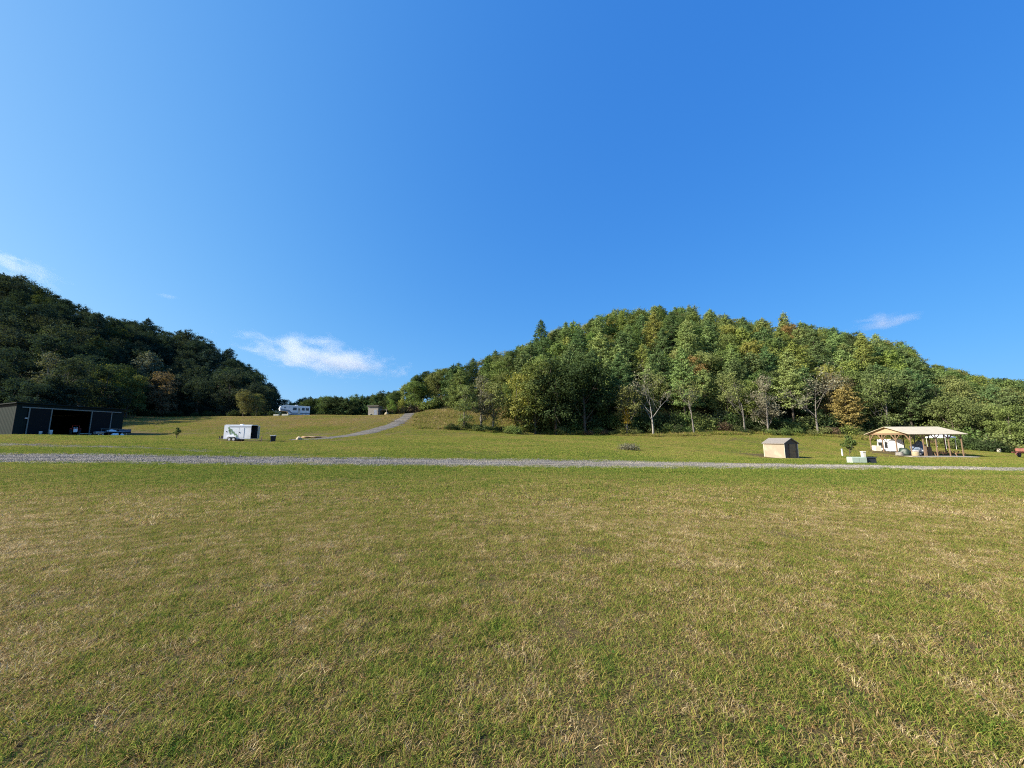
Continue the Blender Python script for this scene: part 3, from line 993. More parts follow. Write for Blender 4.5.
def span_word(px):
    for lim, s in ((60, 'behind the barn near end'), (128, 'behind the barn far end'), (200, 'behind the grassy bank'), (262, 'above the white cargo trailer'), (330, 'behind the fifth-wheel camper'),
                   (392, 'behind the grey hut'), (450, 'above the driveway bend'), (515, 'above the grass knoll'), (570, 'under the pointed pine'), (625, 'above the darkest edge trees'), (690, 'above the white-trunked tree'),
                   (745, 'left of the tan shed'), (805, 'above the tan shed'), (865, 'above the utility boxes'), (915, 'above the pavilion gable'), (965, 'above the pavilion right end'), (2000, 'above the red hay rake')):
        if px < lim:
            return s
    for lim, s in ((60, 'behind the near end of the dark green barn'), (128, 'behind the far end of the dark green barn'), (200, 'behind the grassy bank beside the barn'), (262, 'above the white cargo trailer'), (330, 'behind the white camper on the bank'),
                   (392, 'behind the grey hut'), (450, 'above the bend of the driveway'), (515, 'above the grass knoll'), (570, 'under the tall pointed pine'), (625, 'left of the white-trunked tree'), (690, 'above the white-trunked tree'),
                   (745, 'left of the tan shed'), (805, 'above the tan shed'), (865, 'above the utility boxes'), (915, 'above the near end of the open pavilion'), (965, 'above the far end of the open pavilion'), (2000, 'beyond the pavilion near the red machine')):
        if px < lim:
            return s


def belt_word(t):
    return 'foot' if t < .14 else ('lower slope' if t < .38 else ('middle slope' if t < .62 else ('upper slope' if t < .86 else 'crest')))
    return 'at the foot of the slope' if t < .16 else ('low on the slope' if t < .38 else ('half way up the slope' if t < .62 else ('high on the slope' if t < .86 else 'on the skyline crest')))


def try_place(x, y, mind):
    for a, b in TREES:
        if (a - x) ** 2 + (b - y) ** 2 < mind * mind:
            return False
    TREES.append((x, y))
    return True


def hill_of(px):
    return np.interp(px, HILL[:, 0], HILL[:, 2])


# --- single trees one can pick out, first
def at(px, Y, py=435):
    p = ground_at(px, Y, py); TREES.append((p.x, p.y)); return p.x, p.y


CT, CB = 'tree', 'tree'
x, y = at(541, 140, 330); tree('spire', 0, x, y, 1.02, 'pine', 'tall pointed pine standing out on the left shoulder of the centre hill', CT)
x, y = at(785, 158, 330); tree('spire', 1, x, y, 1.12, 'pale_pine', 'pointed pine breaking the skyline above the tan shed', CT)
x, y = at(653, 89, 428); tree('bare', 0, x, y, 1.18, 'grey', 'thin-leaved tree with a straight white trunk at the wood edge', CT)
wb_ = bark_mat('white_bark', (.19, .175, .15), (.36, .335, .29))
for ch_ in bpy.data.objects:
    if ch_.parent and ch_.parent.get('label', '').startswith('thin-leaved tree with a straight white') and ch_.name.startswith('trunk'):
        ch_.material_slots[0].link = 'OBJECT'; ch_.material_slots[0].material = wb_
x, y = at(694, 89, 428); tree('bare', 1, x, y, 1.0, 'olive', 'forked pale-branched tree just right of the white-trunked tree', CT)
x, y = at(745, 90, 428); tree('bare', 2, x, y, 1.12, 'olive', 'bare grey branched tree with dense twigs left of the tan shed', CT)
x, y = at(627, 91, 428); tree('thin', 0, x, y, .95, 'olive', 'pale branched tree with golden ivy on its trunk, left of the white-trunked tree', CT)
p = ground_at(627, 90.2, 428)
x, y = at(464, 88, 432); tree('thin', 1, x, y, .84, 'olive', 'slender olive tree on the grass knoll, outermost towards the driveway', CT)
x, y = at(481, 91, 432); tree('thin', 2, x, y, .98, 'grey', 'several-stemmed grey-green tree second from the driveway on the knoll', CT)
x, y = at(493, 90, 432); tree('thin', 0, x, y, .95, 'olive', 'open olive tree third from the driveway on the knoll', CT)
x, y = at(517, 92, 432); tree('edge', 0, x, y, 1.15, 'yellow', 'yellow-green bushy tree where the wood meets the knoll', CT)
x, y = at(535, 91, 433); tree('edge', 1, x, y, 1.35, 'mid', 'rounded tree leafed to the ground under the pointed pine', CT)
x, y = at(556, 91, 435); tree('edge', 2, x, y, 1.5, 'dark', 'large dark green tree leafed to the ground at the wood edge', CT)
x, y = at(585, 92, 435); tree('edge', 3, x, y, 1.6, 'dark', 'large blackish green tree with a deep shadow at its foot', CT)
x, y = at(835, 100, 420); tree('broad', 1, x, y, 1.0, 'rust', 'brown-grey crowned tree above the utility boxes', CT)
x, y = at(848, 93, 425); tree('pine', 1, x, y, .8, 'gold', 'low golden-brown tree with layered boughs above the utility boxes', CT)
x, y = at(888, 92, 425); tree('thin', 1, x, y, 1.25, 'olive', 'open airy olive tree standing behind the pavilion gable', CT)
x, y = at(690, 112, 400); tree('broad', 2, x, y, 1.0, 'orange', 'orange-tinged tree in the dark hollow of the centre hill', CT)
x, y = at(790, 150, 340); tree('broad', 3, x, y, .95, 'orange', 'brown-orange tree just below the skyline above the tan shed', CT)
x, y = at(768, 90, 428); tree('thin', 2, x, y, 1.05, 'grey', 'grey-green thin tree at the wood edge just left of the tan shed', CT)
x, y = at(818, 91, 428); tree('bare', 0, x, y, 1.25, 'grey', 'tall grey bare-branched tree right of the tan shed', CT)
# left side: trees at the wood edge behind bank and barn
x, y = at(106, 104, 415); tree('edge', 0, x, y, 1.12, 'painted_sun', 'bright yellow-green tree behind the barn, sunlight painted into its leaves', CT)  # leaf tint lightened to paint in sunlight; the tree stands in shade
x, y = at(126, 106, 415); tree('edge', 2, x, y, .98, (.15, .16, .055), 'olive green round tree between the bright tree and the russet tree', CT)
x, y = at(160, 120, 415); tree('edge', 1, x, y, 1.1, 'russet', 'russet brown tree on the edge of the dark wood', CT)
x, y = at(142, 132, 410); tree('pine', 2, x, y, 1.3, (.15, .165, .105), 'pale grey-green conifer rising behind the russet tree', CT)
x, y = at(243, 121, 416); tree('edge', 3, x, y, .72, (.13, .14, .06), 'small olive tree on the bank above the white cargo trailer', CT)
x, y = at(256, 123, 416); tree('thin', 0, x, y, .6, 'olive', 'low spreading tree beside the small olive tree on the bank', CT)
x, y = at(40, 96, 415); tree('thin', 2, x, y, 1.15, (.13, .135, .09), 'greyish tree rising over the barn roof', CT)
# bushes by the drive bend
x, y = at(392, 119, 413); tree('edge', 1, x, y, .36, 'bright', 'bright green bush beside the grey hut', CT, name='bush')
x, y = at(402, 121, 413); tree('edge', 2, x, y, .38, 'yellow', 'yellow-green bush at the top of the driveway bend', CT, name='bush')
x, y = at(414, 122, 411); tree('shrub', 2, x, y, 1.6, 'rust', 'brown bush at the top of the driveway bend', 'bush', name='bush')
x, y = at(382, 122, 413); tree('shrub', 1, x, y, 1.5, 'dark', 'dark bush against the side of the grey hut', 'bush', name='bush')

# --- the woods, tree by tree
NT = {}


def wood(kind, group):
    pass


CAN = np.array([[-60, 262], [0, 276], [14, 283], [30, 293], [60, 303], [75, 312], [100, 318], [125, 317], [150, 325], [190, 335], [215, 345], [230, 355], [250, 368], [260, 378], [275, 392], [285, 401], [305, 410],
                [385, 404], [392, 393], [400, 381], [415, 373], [450, 362], [500, 351], [520, 346], [535, 338], [560, 325], [600, 314], [625, 308], [650, 305], [700, 306], [730, 313], [760, 319], [800, 322],
                [830, 326], [880, 331], [905, 339], [918, 347], [930, 360], [970, 368], [1024, 378], [1080, 388]], float)


def fill(px0, px1, sp, group, mixes, protos, smin, smax, extra=12, ymin=None, count_max=260, hillname='hill'):
    cnt = 0
    xa = (px0 - 512) / 389 * 215; xb = (px1 - 512) / 389 * 215
    lo, hi = min(xa, (px0 - 512) / 389 * 75), max(xb, (px1 - 512) / 389 * 75)
    ys = np.arange(74, 215, sp * .87)
    for k, yy in enumerate(ys):
        for xx in np.arange(lo, hi, sp):
            x = xx + (k % 2) * sp / 2 + random.uniform(-.28, .28) * sp; y = yy + random.uniform(-.28, .28) * sp
            px = 512 + 389 * x / y
            if px < px0 or px > px1: continue
            fs = float(forest_start(px)) + 1.0; yr = float(hill_of(px))
            if y < fs or y > yr + extra: continue
            if not try_place(x, y, sp * .68): continue
            t = (y - fs) / (yr - fs)
            pr = pick(protos(px, t)); tint = pick(mixes(px, t, pr))
            s = random.uniform(smin, smax)
            lim = ray_z(np.interp(px, CAN[:, 0], CAN[:, 1]) + random.uniform(-2.0, 5.0), y) - h1(x, y)
            hh = 20.0 if pr == 'tall' else (15.0 if pr in ('pine', 'spire', 'edge') else 14.5)
            if 530 < px < 935 and t < .55 and pr != 'tall': s *= 1.12
            if t > .75 and s * hh < lim: s = min(lim / hh, smax * 1.25)
            s = min(s, lim / hh)
            if s < .38: continue
            pine = pr in ('pine', 'spire', 'tall')
            lab = '%s %s on the %s %s, %s' % (WORD[tint], 'pine' if pine else 'tree', hillname, belt_word(t), span_word(px))
            tree(pr, random.randrange(9), x, y, s, tint, lab, 'tree', group + (', pines' if pine else ', leafy trees'))
            cnt += 1
    return cnt


def centre_protos(px, t):
    if 565 < px < 930 and t < .13: return dict(tall=.55, edge=.45)
    if t < .12:
        return dict(edge=.75, pine=.25)
    if px > 925:
        return dict(broad=.62, pine=.3, edge=.08)
    if px < 520:
        return dict(broad=.6, pine=.4)
    return dict(broad=.27, pine=.50, spire=.04, tall=.19) if t < .8 else dict(broad=.5, pine=.47, spire=.03)


def centre_mix(px, t, pr):
    if pr in ('pine', 'spire', 'tall'):
        if px < 520 or px > 880: return dict(pine=.6, pale_pine=.15, mid=.25)
        return dict(pine=.4, pale_pine=.4, bright=.1, yellow=.1)
    if px < 520:
        return dict(dark=.3, mid=.3, olive=.3, rust=.08)
    if px > 925:
        return dict(mid=.35, olive=.4, yellow=.12, dark=.1, rust=.03)
    return dict(mid=.38, olive=.28, yellow=.15, bright=.10, dark=.08, rust=.01)


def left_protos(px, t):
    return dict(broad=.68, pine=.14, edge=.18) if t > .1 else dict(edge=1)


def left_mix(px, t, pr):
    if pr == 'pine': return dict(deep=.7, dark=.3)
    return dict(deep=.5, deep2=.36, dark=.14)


n1 = fill(388, 1066, 6.9, 'trees of the centre hill wood', centre_mix, centre_protos, .74, 1.02, hillname='centre hill')
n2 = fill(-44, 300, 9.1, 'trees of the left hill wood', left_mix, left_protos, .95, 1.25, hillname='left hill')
# far treeline seen through the gap
k = 0
for px in np.arange(292, 400, 2.6):
    Y = random.choice((172, 182, 195)); X = ray_x(px, 400, Y)
    s = random.uniform(.72, .92)
    pr = 'pine' if k % 2 else 'broad'
    top = h1(X, Y) + 14 * s
    want = ray_z(np.interp(px, [296, 310, 345, 370, 398], [400, 396, 396, 394, 390]) + random.uniform(-1.5, 3), Y)
    s = max(.5, min(2.0, (want - h1(X, Y)) / (15.5 if pr == 'pine' else 14.0)))
    tree(pr, k, X, Y, s, 'dark' if k % 3 else 'pine', 'distant dark %s in the gap between the hills, %s' % ('pine' if pr == 'pine' else 'leafy tree', span_word(px)), 'tree', 'distant trees in the gap')
    k += 1
print('trees', n1, n2, k)

for px_, Y_, s_ in ((-22, 83, .8), (-6, 85, .7), (8, 84, .85), (22, 86, .75), (34, 84, .8), (47, 88, .85), (60, 90, .8)):
    x_ = ray_x(px_, 410, Y_)
    tree('edge', random.randrange(4), x_, Y_, s_, 'deep', 'blackish green tree close against the back wall, %s' % span_word(px_), 'tree', 'trees close behind the barn')
# undergrowth along the wood edges
SH = []
for px in list(np.arange(452, 1040, 9.0)):
    px += random.uniform(-3, 3)
    Y = float(forest_start(px)) - random.uniform(.5, 3.0)
    if px < 520: Y = 90 - random.uniform(0, 3)
    X = ray_x(px, 435, Y)
    tint = pick(dict(olive=.3, mid=.25, dark=.3, yellow=.08, rust=.07))
    s = random.uniform(.6, 1.5)
    tree('shrub', random.randrange(4), X, Y, s, tint, '%s undergrowth bush at the foot of the wood, %s' % (WORD[tint], span_word(px)), 'bush', 'bushes along the wood edge', zs=random.uniform(.7, 1.1))
for px in np.arange(548, 1000, 7.5):
    px += random.uniform(-3, 3); Y = float(forest_start(px)) + random.uniform(.5, 5.5); X = ray_x(px, 432, Y)
    tint = pick(dict(dark=.45, mid=.2, olive=.25, deep2=.1))
    tree('shrub', random.randrange(4), X, Y, random.uniform(1.5, 2.7), tint, '%s tall thicket bush under the wood edge trees, %s' % (WORD[tint], span_word(px)), 'bush', 'thicket under the wood edge trees', zs=random.uniform(.8, 1.25))
for px in np.arange(390, 452, 5.5):
    Y = 120 + random.uniform(0, 7); X = ray_x(px, 410, Y)
    tint = pick(dict(dark=.5, mid=.3, rust=.2))
    tree('shrub', random.randrange(4), X, Y, random.uniform(1.5, 2.3), tint, '%s thicket bush at the hill crest, %s' % (WORD[tint], span_word(px)), 'bush', 'bushes on the crest above the driveway')
for px in np.arange(128, 300, 13.0):
    px += random.uniform(-4, 4); Y = float(forest_start(px)) + random.uniform(-1, 1); X = ray_x(px, 416, Y)
    tree('shrub', random.randrange(4), X, Y, random.uniform(.8, 1.5), 'dark', 'dark bush on top of the grassy bank, %s' % span_word(px), 'bush', 'bushes on the bank top')

tree('edge', 1, -38.6, 23.5, .27, 'mid', 'small unseen tree added beside the gravel road to cast a shadow on it', 'tree', name='shadow_tree')  # added outside the view, only to throw a shadow onto the road
# brush pile and sapling in the meadow
p = ground_at(629, 45.5, 447)
b = tree('shrub', 3, p.x, p.y, .82, 'grey', 'low grey-green brush heap alone in the meadow', 'bush', name='bush', zs=.62)
cm, tm = make_broadleaf(151, h=2.7, rad=.8, low=.38, nleaf=2600, size=.13, lobes=7)
PROTO['sapling'] = [(cm, tm)]
p = ground_at(849.5, 58, 452)
tree('sapling', 0, p.x, p.y, 1.12, 'mid', 'young round-headed tree behind the utility boxes', 'tree', name='sapling')
p = ground_at(176, 59, 440)
tree('sapling', 0, p.x, p.y, .62, 'olive', 'tiny sapling alone between the barn and the white cargo trailer', 'tree', name='sapling')

# golden ivy mass on the branched tree
q = np.random.default_rng(5)
kk = 1500
zz = 2.8 + q.random(kk) * 4.4
C = np.stack([q.normal(0, .42, kk), q.normal(0, .42, kk), zz], -1)
me = crown_mesh('ivy', C, .2, unit(q.normal(size=(kk, 3)) + np.array([0, -.3, .3])), q, M['leaf'], .8, q.random(kk))
iv = bpy.data.objects.new('ivy', me); COL.objects.link(iv); iv.color = (.30, .24, .03, 1)
for o in bpy.data.objects:
    if o.get('label', '').startswith('pale branched tree with golden ivy'):
        iv.parent = o

# ------------------------------------------------------------------ steel barn
def dirang(a, b):
    return math.atan2(b.y - a.y, b.x - a.x)


c1 = Vector((ray_x(11.6, 434, 62), 62, 0)); c2 = Vector((ray_x(121, 436, 77), 77, 0))
L = (c2 - c1).length; ANG = dirang(c1, c2)
gz = h1(c1.x, c1.y) + .02
barn = empty('steel_barn', (c1.x, c1.y, gz), ANG)
tag(barn, 'dark green sheet-steel barn with sliding doors and a wide dark opening', 'barn')
EXCLUDE.append((c1.x - 9, c1.y + 8, 14))
DEP, HF, HB = 15.0, 5.0, 3.9     # depth, front height, back height
yb = DEP                          # local +Y is inwards (away from the camera's side)


def wall_t(px, py=434):
    u = (px - 512) / F; v = (384 - py) / F; k_ = u / (CP - v * SP)       # x = k*Y
    d = c2 - c1
    t = (k_ * c1.y - c1.x) / (d.x - k_ * d.y)
    return t * L


tA, tB, tC, tD, tE = wall_t(24.8), wall_t(47.5), wall_t(88.2), wall_t(108.3), wall_t(117.5, 436)
HD = 4.35
MB().box(-.1, L + .1, -.6, DEP + .1, -.6, .02).build('floor_slab', M['concrete'], barn)
w1 = MB(); w1.box(0, tB, 0, .15, .02, HF); w1.box(tC, L, 0, .15, .02, HF); w1.box(tB, tC, 0, .15, HD - .1, HF)
w1.build('front_wall', M['green_steel'], barn)
MB().prism([(.15, .02), (DEP, .02), (DEP, HB), (.15, HF - .01)], 0, .15, 'X').build('end_wall', ribbed('green_end_sheet', (.007, .020, .017), 'Y', .3), barn)
MB().prism([(.15, .02), (DEP, .02), (DEP, HB), (.15, HF - .01)], L - .15, L, 'X').build('end_wall', M['green_steel'], barn)
MB().box(.15, L - .15, DEP - .15, DEP, .02, HB).build('back_wall', M['green_steel'], barn)
MB().prism([(-.35, HF + .03), (DEP + .3, HB + .03), (DEP + .3, HB + .15), (-.35, HF + .18)], -.3, L + .3, 'X').build('roof', M['dark_roof'], barn)
MB().box(tA - .9, tE, -.2, -.06, HD, HD + .16).build('door_rail', M['trim'], barn)
for a, b_ in ((tA, tB), (tC, tD)):
    d = MB().box(a, b_, -.14, -.05, .1, HD - .02).build('sliding_door', M['black_steel'], barn)
    for xx in (a, b_):
        MB().box(xx - .07, xx + .07, -.2, -.145, .05, HD - .02).build('edge_trim', M['trim'], d)
MB().box(L * .55, L * .55 + .7, 1.0, 1.5, HF - .1, HF + .28).build('roof_vent', M['white'], barn)
MB().box(tA - .35, tA - .1, -.18, -.02, 2.6, 2.75).build('wall_lamp', M['white'], barn)


def on_barn(t, out):
    """world ground point in front of (out<0: inside) the barn front at distance t along it"""
    d = (c2 - c1).normalized(); n = Vector((d.y, -d.x, 0))
    p = c1 + d * t + n * out
    return Vector((p.x, p.y, gz + .02 if out < .6 else h1(p.x, p.y)))


def wheel(parent, x, y, r, w_, rimc='rim', axis='Y', name='wheel'):
    m_ = Matrix.Translation((x, y, r)) @ (Matrix.Rotation(PI / 2, 4, 'X') if axis == 'Y' else Matrix.Rotation(PI / 2, 4, 'Y'))
    wl = MB().lathe([(r * .55, -w_ / 2), (r * .93, -w_ / 2), (r, -w_ * .3), (r, w_ * .3), (r * .93, w_ / 2), (r * .55, w_ / 2)], 20, 0, m_).build(name, M['black'], parent, smooth=False)
    MB().lathe([(r * .15, -w_ * .53), (r * .56, -w_ * .52), (r * .56, w_ * .52), (r * .15, w_ * .53)], 16, 0, m_).build('rim', M[rimc], wl)
    return wl


# red compact tractor in the dark opening, nose out
p = on_barn(wall_t(73), .4)
tr = empty('compact_tractor', p, -.72)     # local +X points out of the barn
tag(tr, 'small red tractor with white grille parked in the dark barn opening', 'tractor')
MB().bevel_box(.1, 1.1, -.3, .3, .62, 1.12, .06).build('hood', M['red'], tr)
MB().box(1.103, 1.16, -.24, .24, .5, 1.05).build('grille', M['white'], tr)
MB().box(-.9, 1.05, -.22, .22, .35, .62).build('chassis', M['charcoal'], tr)
for s in (-1, 1):
    wheel(tr, -.55, s * .55, .5, .3); wheel(tr, .8, s * .45, .3, .2)
    MB().bevel_box(-1.0, -.15, s * .55 - .17, s * .55 + .17, 1.01, 1.1, .03).build('fender', M['red'], tr)
    hl = MB().box(1.17, 1.2, s * .17 - .06, s * .17 + .06, .88, .98).build('headlight', M['white'], tr)
MB().bevel_box(-.75, -.35, -.22, .22, .85, .98, .03).box(-.85, -.75, -.22, .22, .9, 1.35).build('seat', M['white'], tr)
MB().tube([(-.95, -.42, .6), (-.95, -.42, 1.65), (-.95, .42, 1.65), (-.95, .42, .6)], .035, 6).build('roll_bar', M['red'], tr)
MB().tube([(0, 0, .9), (-.2, 0, 1.2)], .03, 6).lathe([(.17, 0), (.2, .02), (.17, .04)], 14, 0, Matrix.Translation((-.2, 0, 1.2)) @ Matrix.Rotation(-.6, 4, 'Y')).build('steering_wheel', M['black'], tr)

# flat utility trailer before the right-hand door
p = on_barn((wall_t(96) + wall_t(116)) / 2, 2.0)
ut = empty('utility_trailer', p, ANG)
tag(ut, 'open flat trailer with a top rail and blue-grey tailgate before the barn', 'trailer')
MB().box(-2.0, 2.0, -.85, .85, .55, .68).build('deck', M['old_wood'], ut)
MB().box(-2.05, 2.05, -.9, -.855, .5, .72).box(-2.05, 2.05, .855, .9, .5, .72).build('deck_frame', M['black'], ut)
for s in (-1, 1):
    r_ = MB(); r_.bar((-1.7, s * .86, 1.25), (2.05, s * .86, 1.25), .09)
    for xx in (-1.65, -.4, .8, 2.0): r_.bar((xx, s * .86, .722), (xx, s * .86, 1.2), .05)
    r_.build('side_rail', M['trim'], ut)
    wheel(ut, -.35, s * 1.05, .33, .2); wheel(ut, .4, s * 1.05, .33, .2)
    MB().box(-.8, .85, s * 1.05 - .14, s * 1.05 + .14, .7, .75).build('fender', M['white'], ut)
MB().box(1.2, 2.0, -.8, .8, .69, 1.18).build('tailgate', M['bluegrey'], ut)
MB().bar((-2.0, -.5, .6), (-3.1, 0, .5), .09).bar((-2.0, .5, .6), (-3.1, 0, .5), .09).bar((-3.0, 0, .0), (-3.0, 0, .75), .07).build('tongue', M['steel'], ut)


def blob(name, x, y, z, rx, ry, rz_, m, lab, cat, seed=1, rough_=.18):
    """a lumpy heap resting on z"""
    q = np.random.default_rng(seed)
    import bmesh
    bm = bmesh.new(); bmesh.ops.create_icosphere(bm, subdivisions=3, radius=1)
    ph = q.random(6) * 6
    for v in bm.verts:
        c = v.co
        k_ = 1 + rough_ * (math.sin(c.x * 4 + ph[0]) * math.cos(c.y * 5 + ph[1]) + .6 * math.sin(c.z * 7 + ph[2] + c.x * 3))
        v.co = Vector((c.x * rx * k_, c.y * ry * k_, max(c.z, -.25) * rz_ * k_))
    zmin = min(v.co.z for v in bm.verts)
    for v in bm.verts: v.co.z -= zmin
    me = bpy.data.meshes.new(name); bm.to_mesh(me); bm.free(); me.materials.append(m)
    me.polygons.foreach_set('use_smooth', [True] * len(me.polygons))
    o = bpy.data.objects.new(name, me); COL.objects.link(o); o.location = (x, y, z)
    tag(o, lab, cat)
    return o


d_ = (c2 - c1).normalized()
for k_, (tt, lab) in enumerate(((-.6, 'white tarpaulin bundle lying on the flat trailer deck'),)):
    q_ = p + d_ * tt
    blob('tarpaulin_bundle', q_.x, q_.y, p.z + .68, .35, .85, .34, M['white'], lab, 'tarpaulin', 4)
q_ = on_barn(wall_t(99.5), 3.6); blob('white_sack', q_.x, q_.y, q_.z, .5, .6, .35, M['white'], 'white sack heap on the grass before the flat trailer', 'sack', 6)
q_ = on_barn(wall_t(107), 3.5); blob('white_sack', q_.x, q_.y, q_.z, .28, .3, .28, M['white'], 'small white sack right of the larger sack heap', 'sack', 7)
q_ = on_barn(wall_t(80), .9)
o = MB().box(-.95, .95, -.25, .25, .25, .33).box(-.85, -.75, -.2, .2, 0, .25).box(.75, .85, -.2, .2, 0, .25).build('bench', M['offwhite'], None, q_, ANG); tag(o, 'low pale bench between the red tractor and the flat trailer', 'bench')
q_ = on_barn(wall_t(88), 2.4)
go = empty('equipment_cart', q_, ANG)
tag(go, 'low grey equipment cart at the open edge of the barn doorway', 'cart')
MB().bevel_box(-.6, .6, -.35, .35, .3, .75, .05).build('body', M['steel'], go); MB().tube([(.6, 0, .5), (1.1, 0, .95)], .025, 6).build('handle', M['trim'], go)
for s in (-1, 1): wheel(go, -.3, s * .4, .2, .1); wheel(go, .35, s * .4, .2, .1)
q_ = on_barn(wall_t(119.5), 1.5)
o = MB().bar((0, 0, -.1), (.12, 0, .85), .14).bar((.12, .0, .8), (.5, 0, 1.2), .07).build('marker_post', M['offwhite'], None, q_); tag(o, 'leaning white post at the far corner of the barn', 'post')
for px_, lab in ((36, 'white bucket at the foot of the closed barn door'), (46.5, 'white drum beside the barn doorway edge')):
    q_ = on_barn(wall_t(px_), .9)
    o = MB().lathe([(.16, 0), (.2, .5), (.21, .52), (.21, .56)], 14).build('bucket' if px_ < 40 else 'drum', M['white'], None, q_, 0, True); tag(o, lab, 'bucket' if px_ < 40 else 'drum')
    if px_ > 40: o.scale = (1, 1, 1.5)

# ------------------------------------------------------------------ white cargo trailer
pc = ground_at(223, 58.0, 441); pd = ground_at(250.0, 58.3, 441)
Lc = (Vector((pd.x, pd.y)) - Vector((pc.x, pc.y))).length
ct = empty('cargo_trailer', (pc.x, pc.y, min(pc.z, pd.z)), math.atan2(pd.y - pc.y, pd.x - pc.x))
tag(ct, 'white enclosed cargo trailer with green slanting graphic, rear end open', 'trailer')
CW, CH0, CH1 = 1.85, .42, 2.38
bw = MB()
bw.box(0, Lc, 0, .05, CH0, CH1); bw.box(0, Lc, CW - .05, CW, CH0, CH1); bw.box(0, .05, .05, CW - .05, CH0, CH1)
bw.build('body', M['white'], ct)
MB().box(.05, Lc, .05, CW - .05, CH0, CH0 + .06).build('floor', M['dark'], ct)
MB().prism([(-.02, CH1), (CW + .02, CH1), (CW * .8, CH1 + .1), (CW * .2, CH1 + .1)], -.03, Lc + .03, 'X').build('roof', M['white'], ct)
MB().box(.7, Lc - .05, -.012, -.002, CH1 - .27, CH1 - .15).build('dark_stripe', M['rv_grey'], ct)
gd = MB()
for (a, b_, c_, e_) in ((.62, .5, 2.05, 1.62), (.98, .9, 1.78, 1.35), (.7, .9, 1.68, 1.2), (1.32, 1.2, 1.42, 1.05), (1.66, 1.2, 1.1, .85)):
    gd.prism([(a - .12, c_), (a + .1, c_ + .08), (a + .42, e_ - .1), (a + .2, e_ - .2)], -.010, -.003, 'Y')
gd.build('green_graphic', M['green_decal'], ct)
dr = MB().box(2.15, 2.85, -.016, -.003, CH0 + .12, CH1 - .38).build('side_door', M['white'], ct)
MB().box(2.12, 2.147, -.02, -.003, CH0 + .1, CH1 - .35).box(2.853, 2.88, -.02, -.003, CH0 + .1, CH1 - .35).build('door_edge', M['rv_grey'], dr)
MB().box(2.2, 2.27, -.05, -.018, 1.25, 1.4).build('handle', M['black'], dr)
MB().box(.32, .42, -.03, -.005, 1.4, 1.52).build('marker_lamp', M['black'], ct)
MB().box(-.03, Lc + .02, -.03, .02, CH0 - .1, CH0).build('skirt', M['rv_grey'], ct)
MB().bevel_box(1.7, 2.1, .8, 1.2, CH1 + .1, CH1 + .22, .03).build('roof_vent', M['white'], ct)
for xx in (.95, 1.55):
    wheel(ct, xx, -.08, .31, .2); wheel(ct, xx, CW + .08, .31, .2)
MB().prism([(.55, .55), (.7, .74), (1.8, .74), (1.95, .55), (1.88, .55), (1.76, .69), (.74, .69), (.62, .55)], -.2, -.03, 'Y').build('fender', M['white'], ct)
MB().bar((0, .3, .42), (-1.2, CW / 2, .42), .1).bar((0, CW - .3, .42), (-1.2, CW / 2, .42), .1).bar((-1.15, CW / 2, 0), (-1.15, CW / 2, .8), .08).build('tongue', M['black'], ct)
MB().bevel_box(-.8, -.3, CW / 2 - .25, CW / 2 + .25, .475, .85, .04).build('tool_box', M['black'], ct)
# open rear door standing out at the far side, ramp sill below
MB().box(Lc + .06, Lc + .26, CW - .06, CW + .03, CH0, CH1).build('rear_door', M['offwhite'], ct)
MB().box(Lc - 2.45, Lc - .02, .055, .07, CH0 + .07, CH1 - .02).box(Lc - 2.45, Lc - .02, CW - .07, CW - .055, CH0 + .07, CH1 - .02).box(Lc - 2.45, Lc - .02, .075, CW - .075, CH1 - .02, CH1 - .005).build('lining', M['dark'], ct)
MB().box(Lc + .01, Lc + .06, 0, CW, CH0 - .05, CH0 + .04).box(Lc, Lc + .05, .0, .05, CH1 - .1, CH1 + .02).build('rear_frame', M['steel'], ct)
MB().box(Lc - 1.2, Lc - .9, CW - .5, CW - .1, 1.3, 1.7).build('shelf_box', M['white'], ct)
MB().box(Lc - 2.6, Lc - 2.5, .06, CW - .06, CH0 + .07, CH1 - .02).build('partition', M['dark'], ct)
EXCLUDE.append(((pc.x + pd.x) / 2, 59.3, 3.0))
p = ground_at(261.5, 58.2, 440)
o = MB().bar((0, 0, -.1), (0, 0, .75), .1).bar((-.05, 0, .78), (.2, 0, .78), .06).build('hitch_post', M['tan_trim'], None, p); tag(o, 'short dark post between the cargo trailer and the black bin', 'post')
p = ground_at(273, 58.5, 440)
bn = empty('wheeled_bin', p, .3)
tag(bn, 'black wheeled bin with a pale lid on the grass right of the cargo trailer', 'bin')
MB().prism([(-.24, .06), (.24, .06), (.32, .85), (-.32, .85)], -.28, .28, 'Y').build('body', M['black'], bn)
MB().bevel_box(-.35, .35, -.31, .31, .855, .95, .03).build('lid', M['rim'], bn)
for s in (-1, 1): wheel(bn, -.22, s * .3, .1, .05)
p = ground_at(299, 64, 440)
blob('boulder', p.x, p.y, p.z - .05, .4, .35, .45, M['rock'], 'tan boulder at the foot of the driveway', 'rock', 9)
p = ground_at(314, 69, 438)
q5 = np.random.default_rng(3)
blob('stone_heap', p.x, p.y, p.z - .1, 2.4, 1.6, .30, M['clay'], 'pale orange heap of stones beside the driveway pad', 'stone heap', 13, .34)

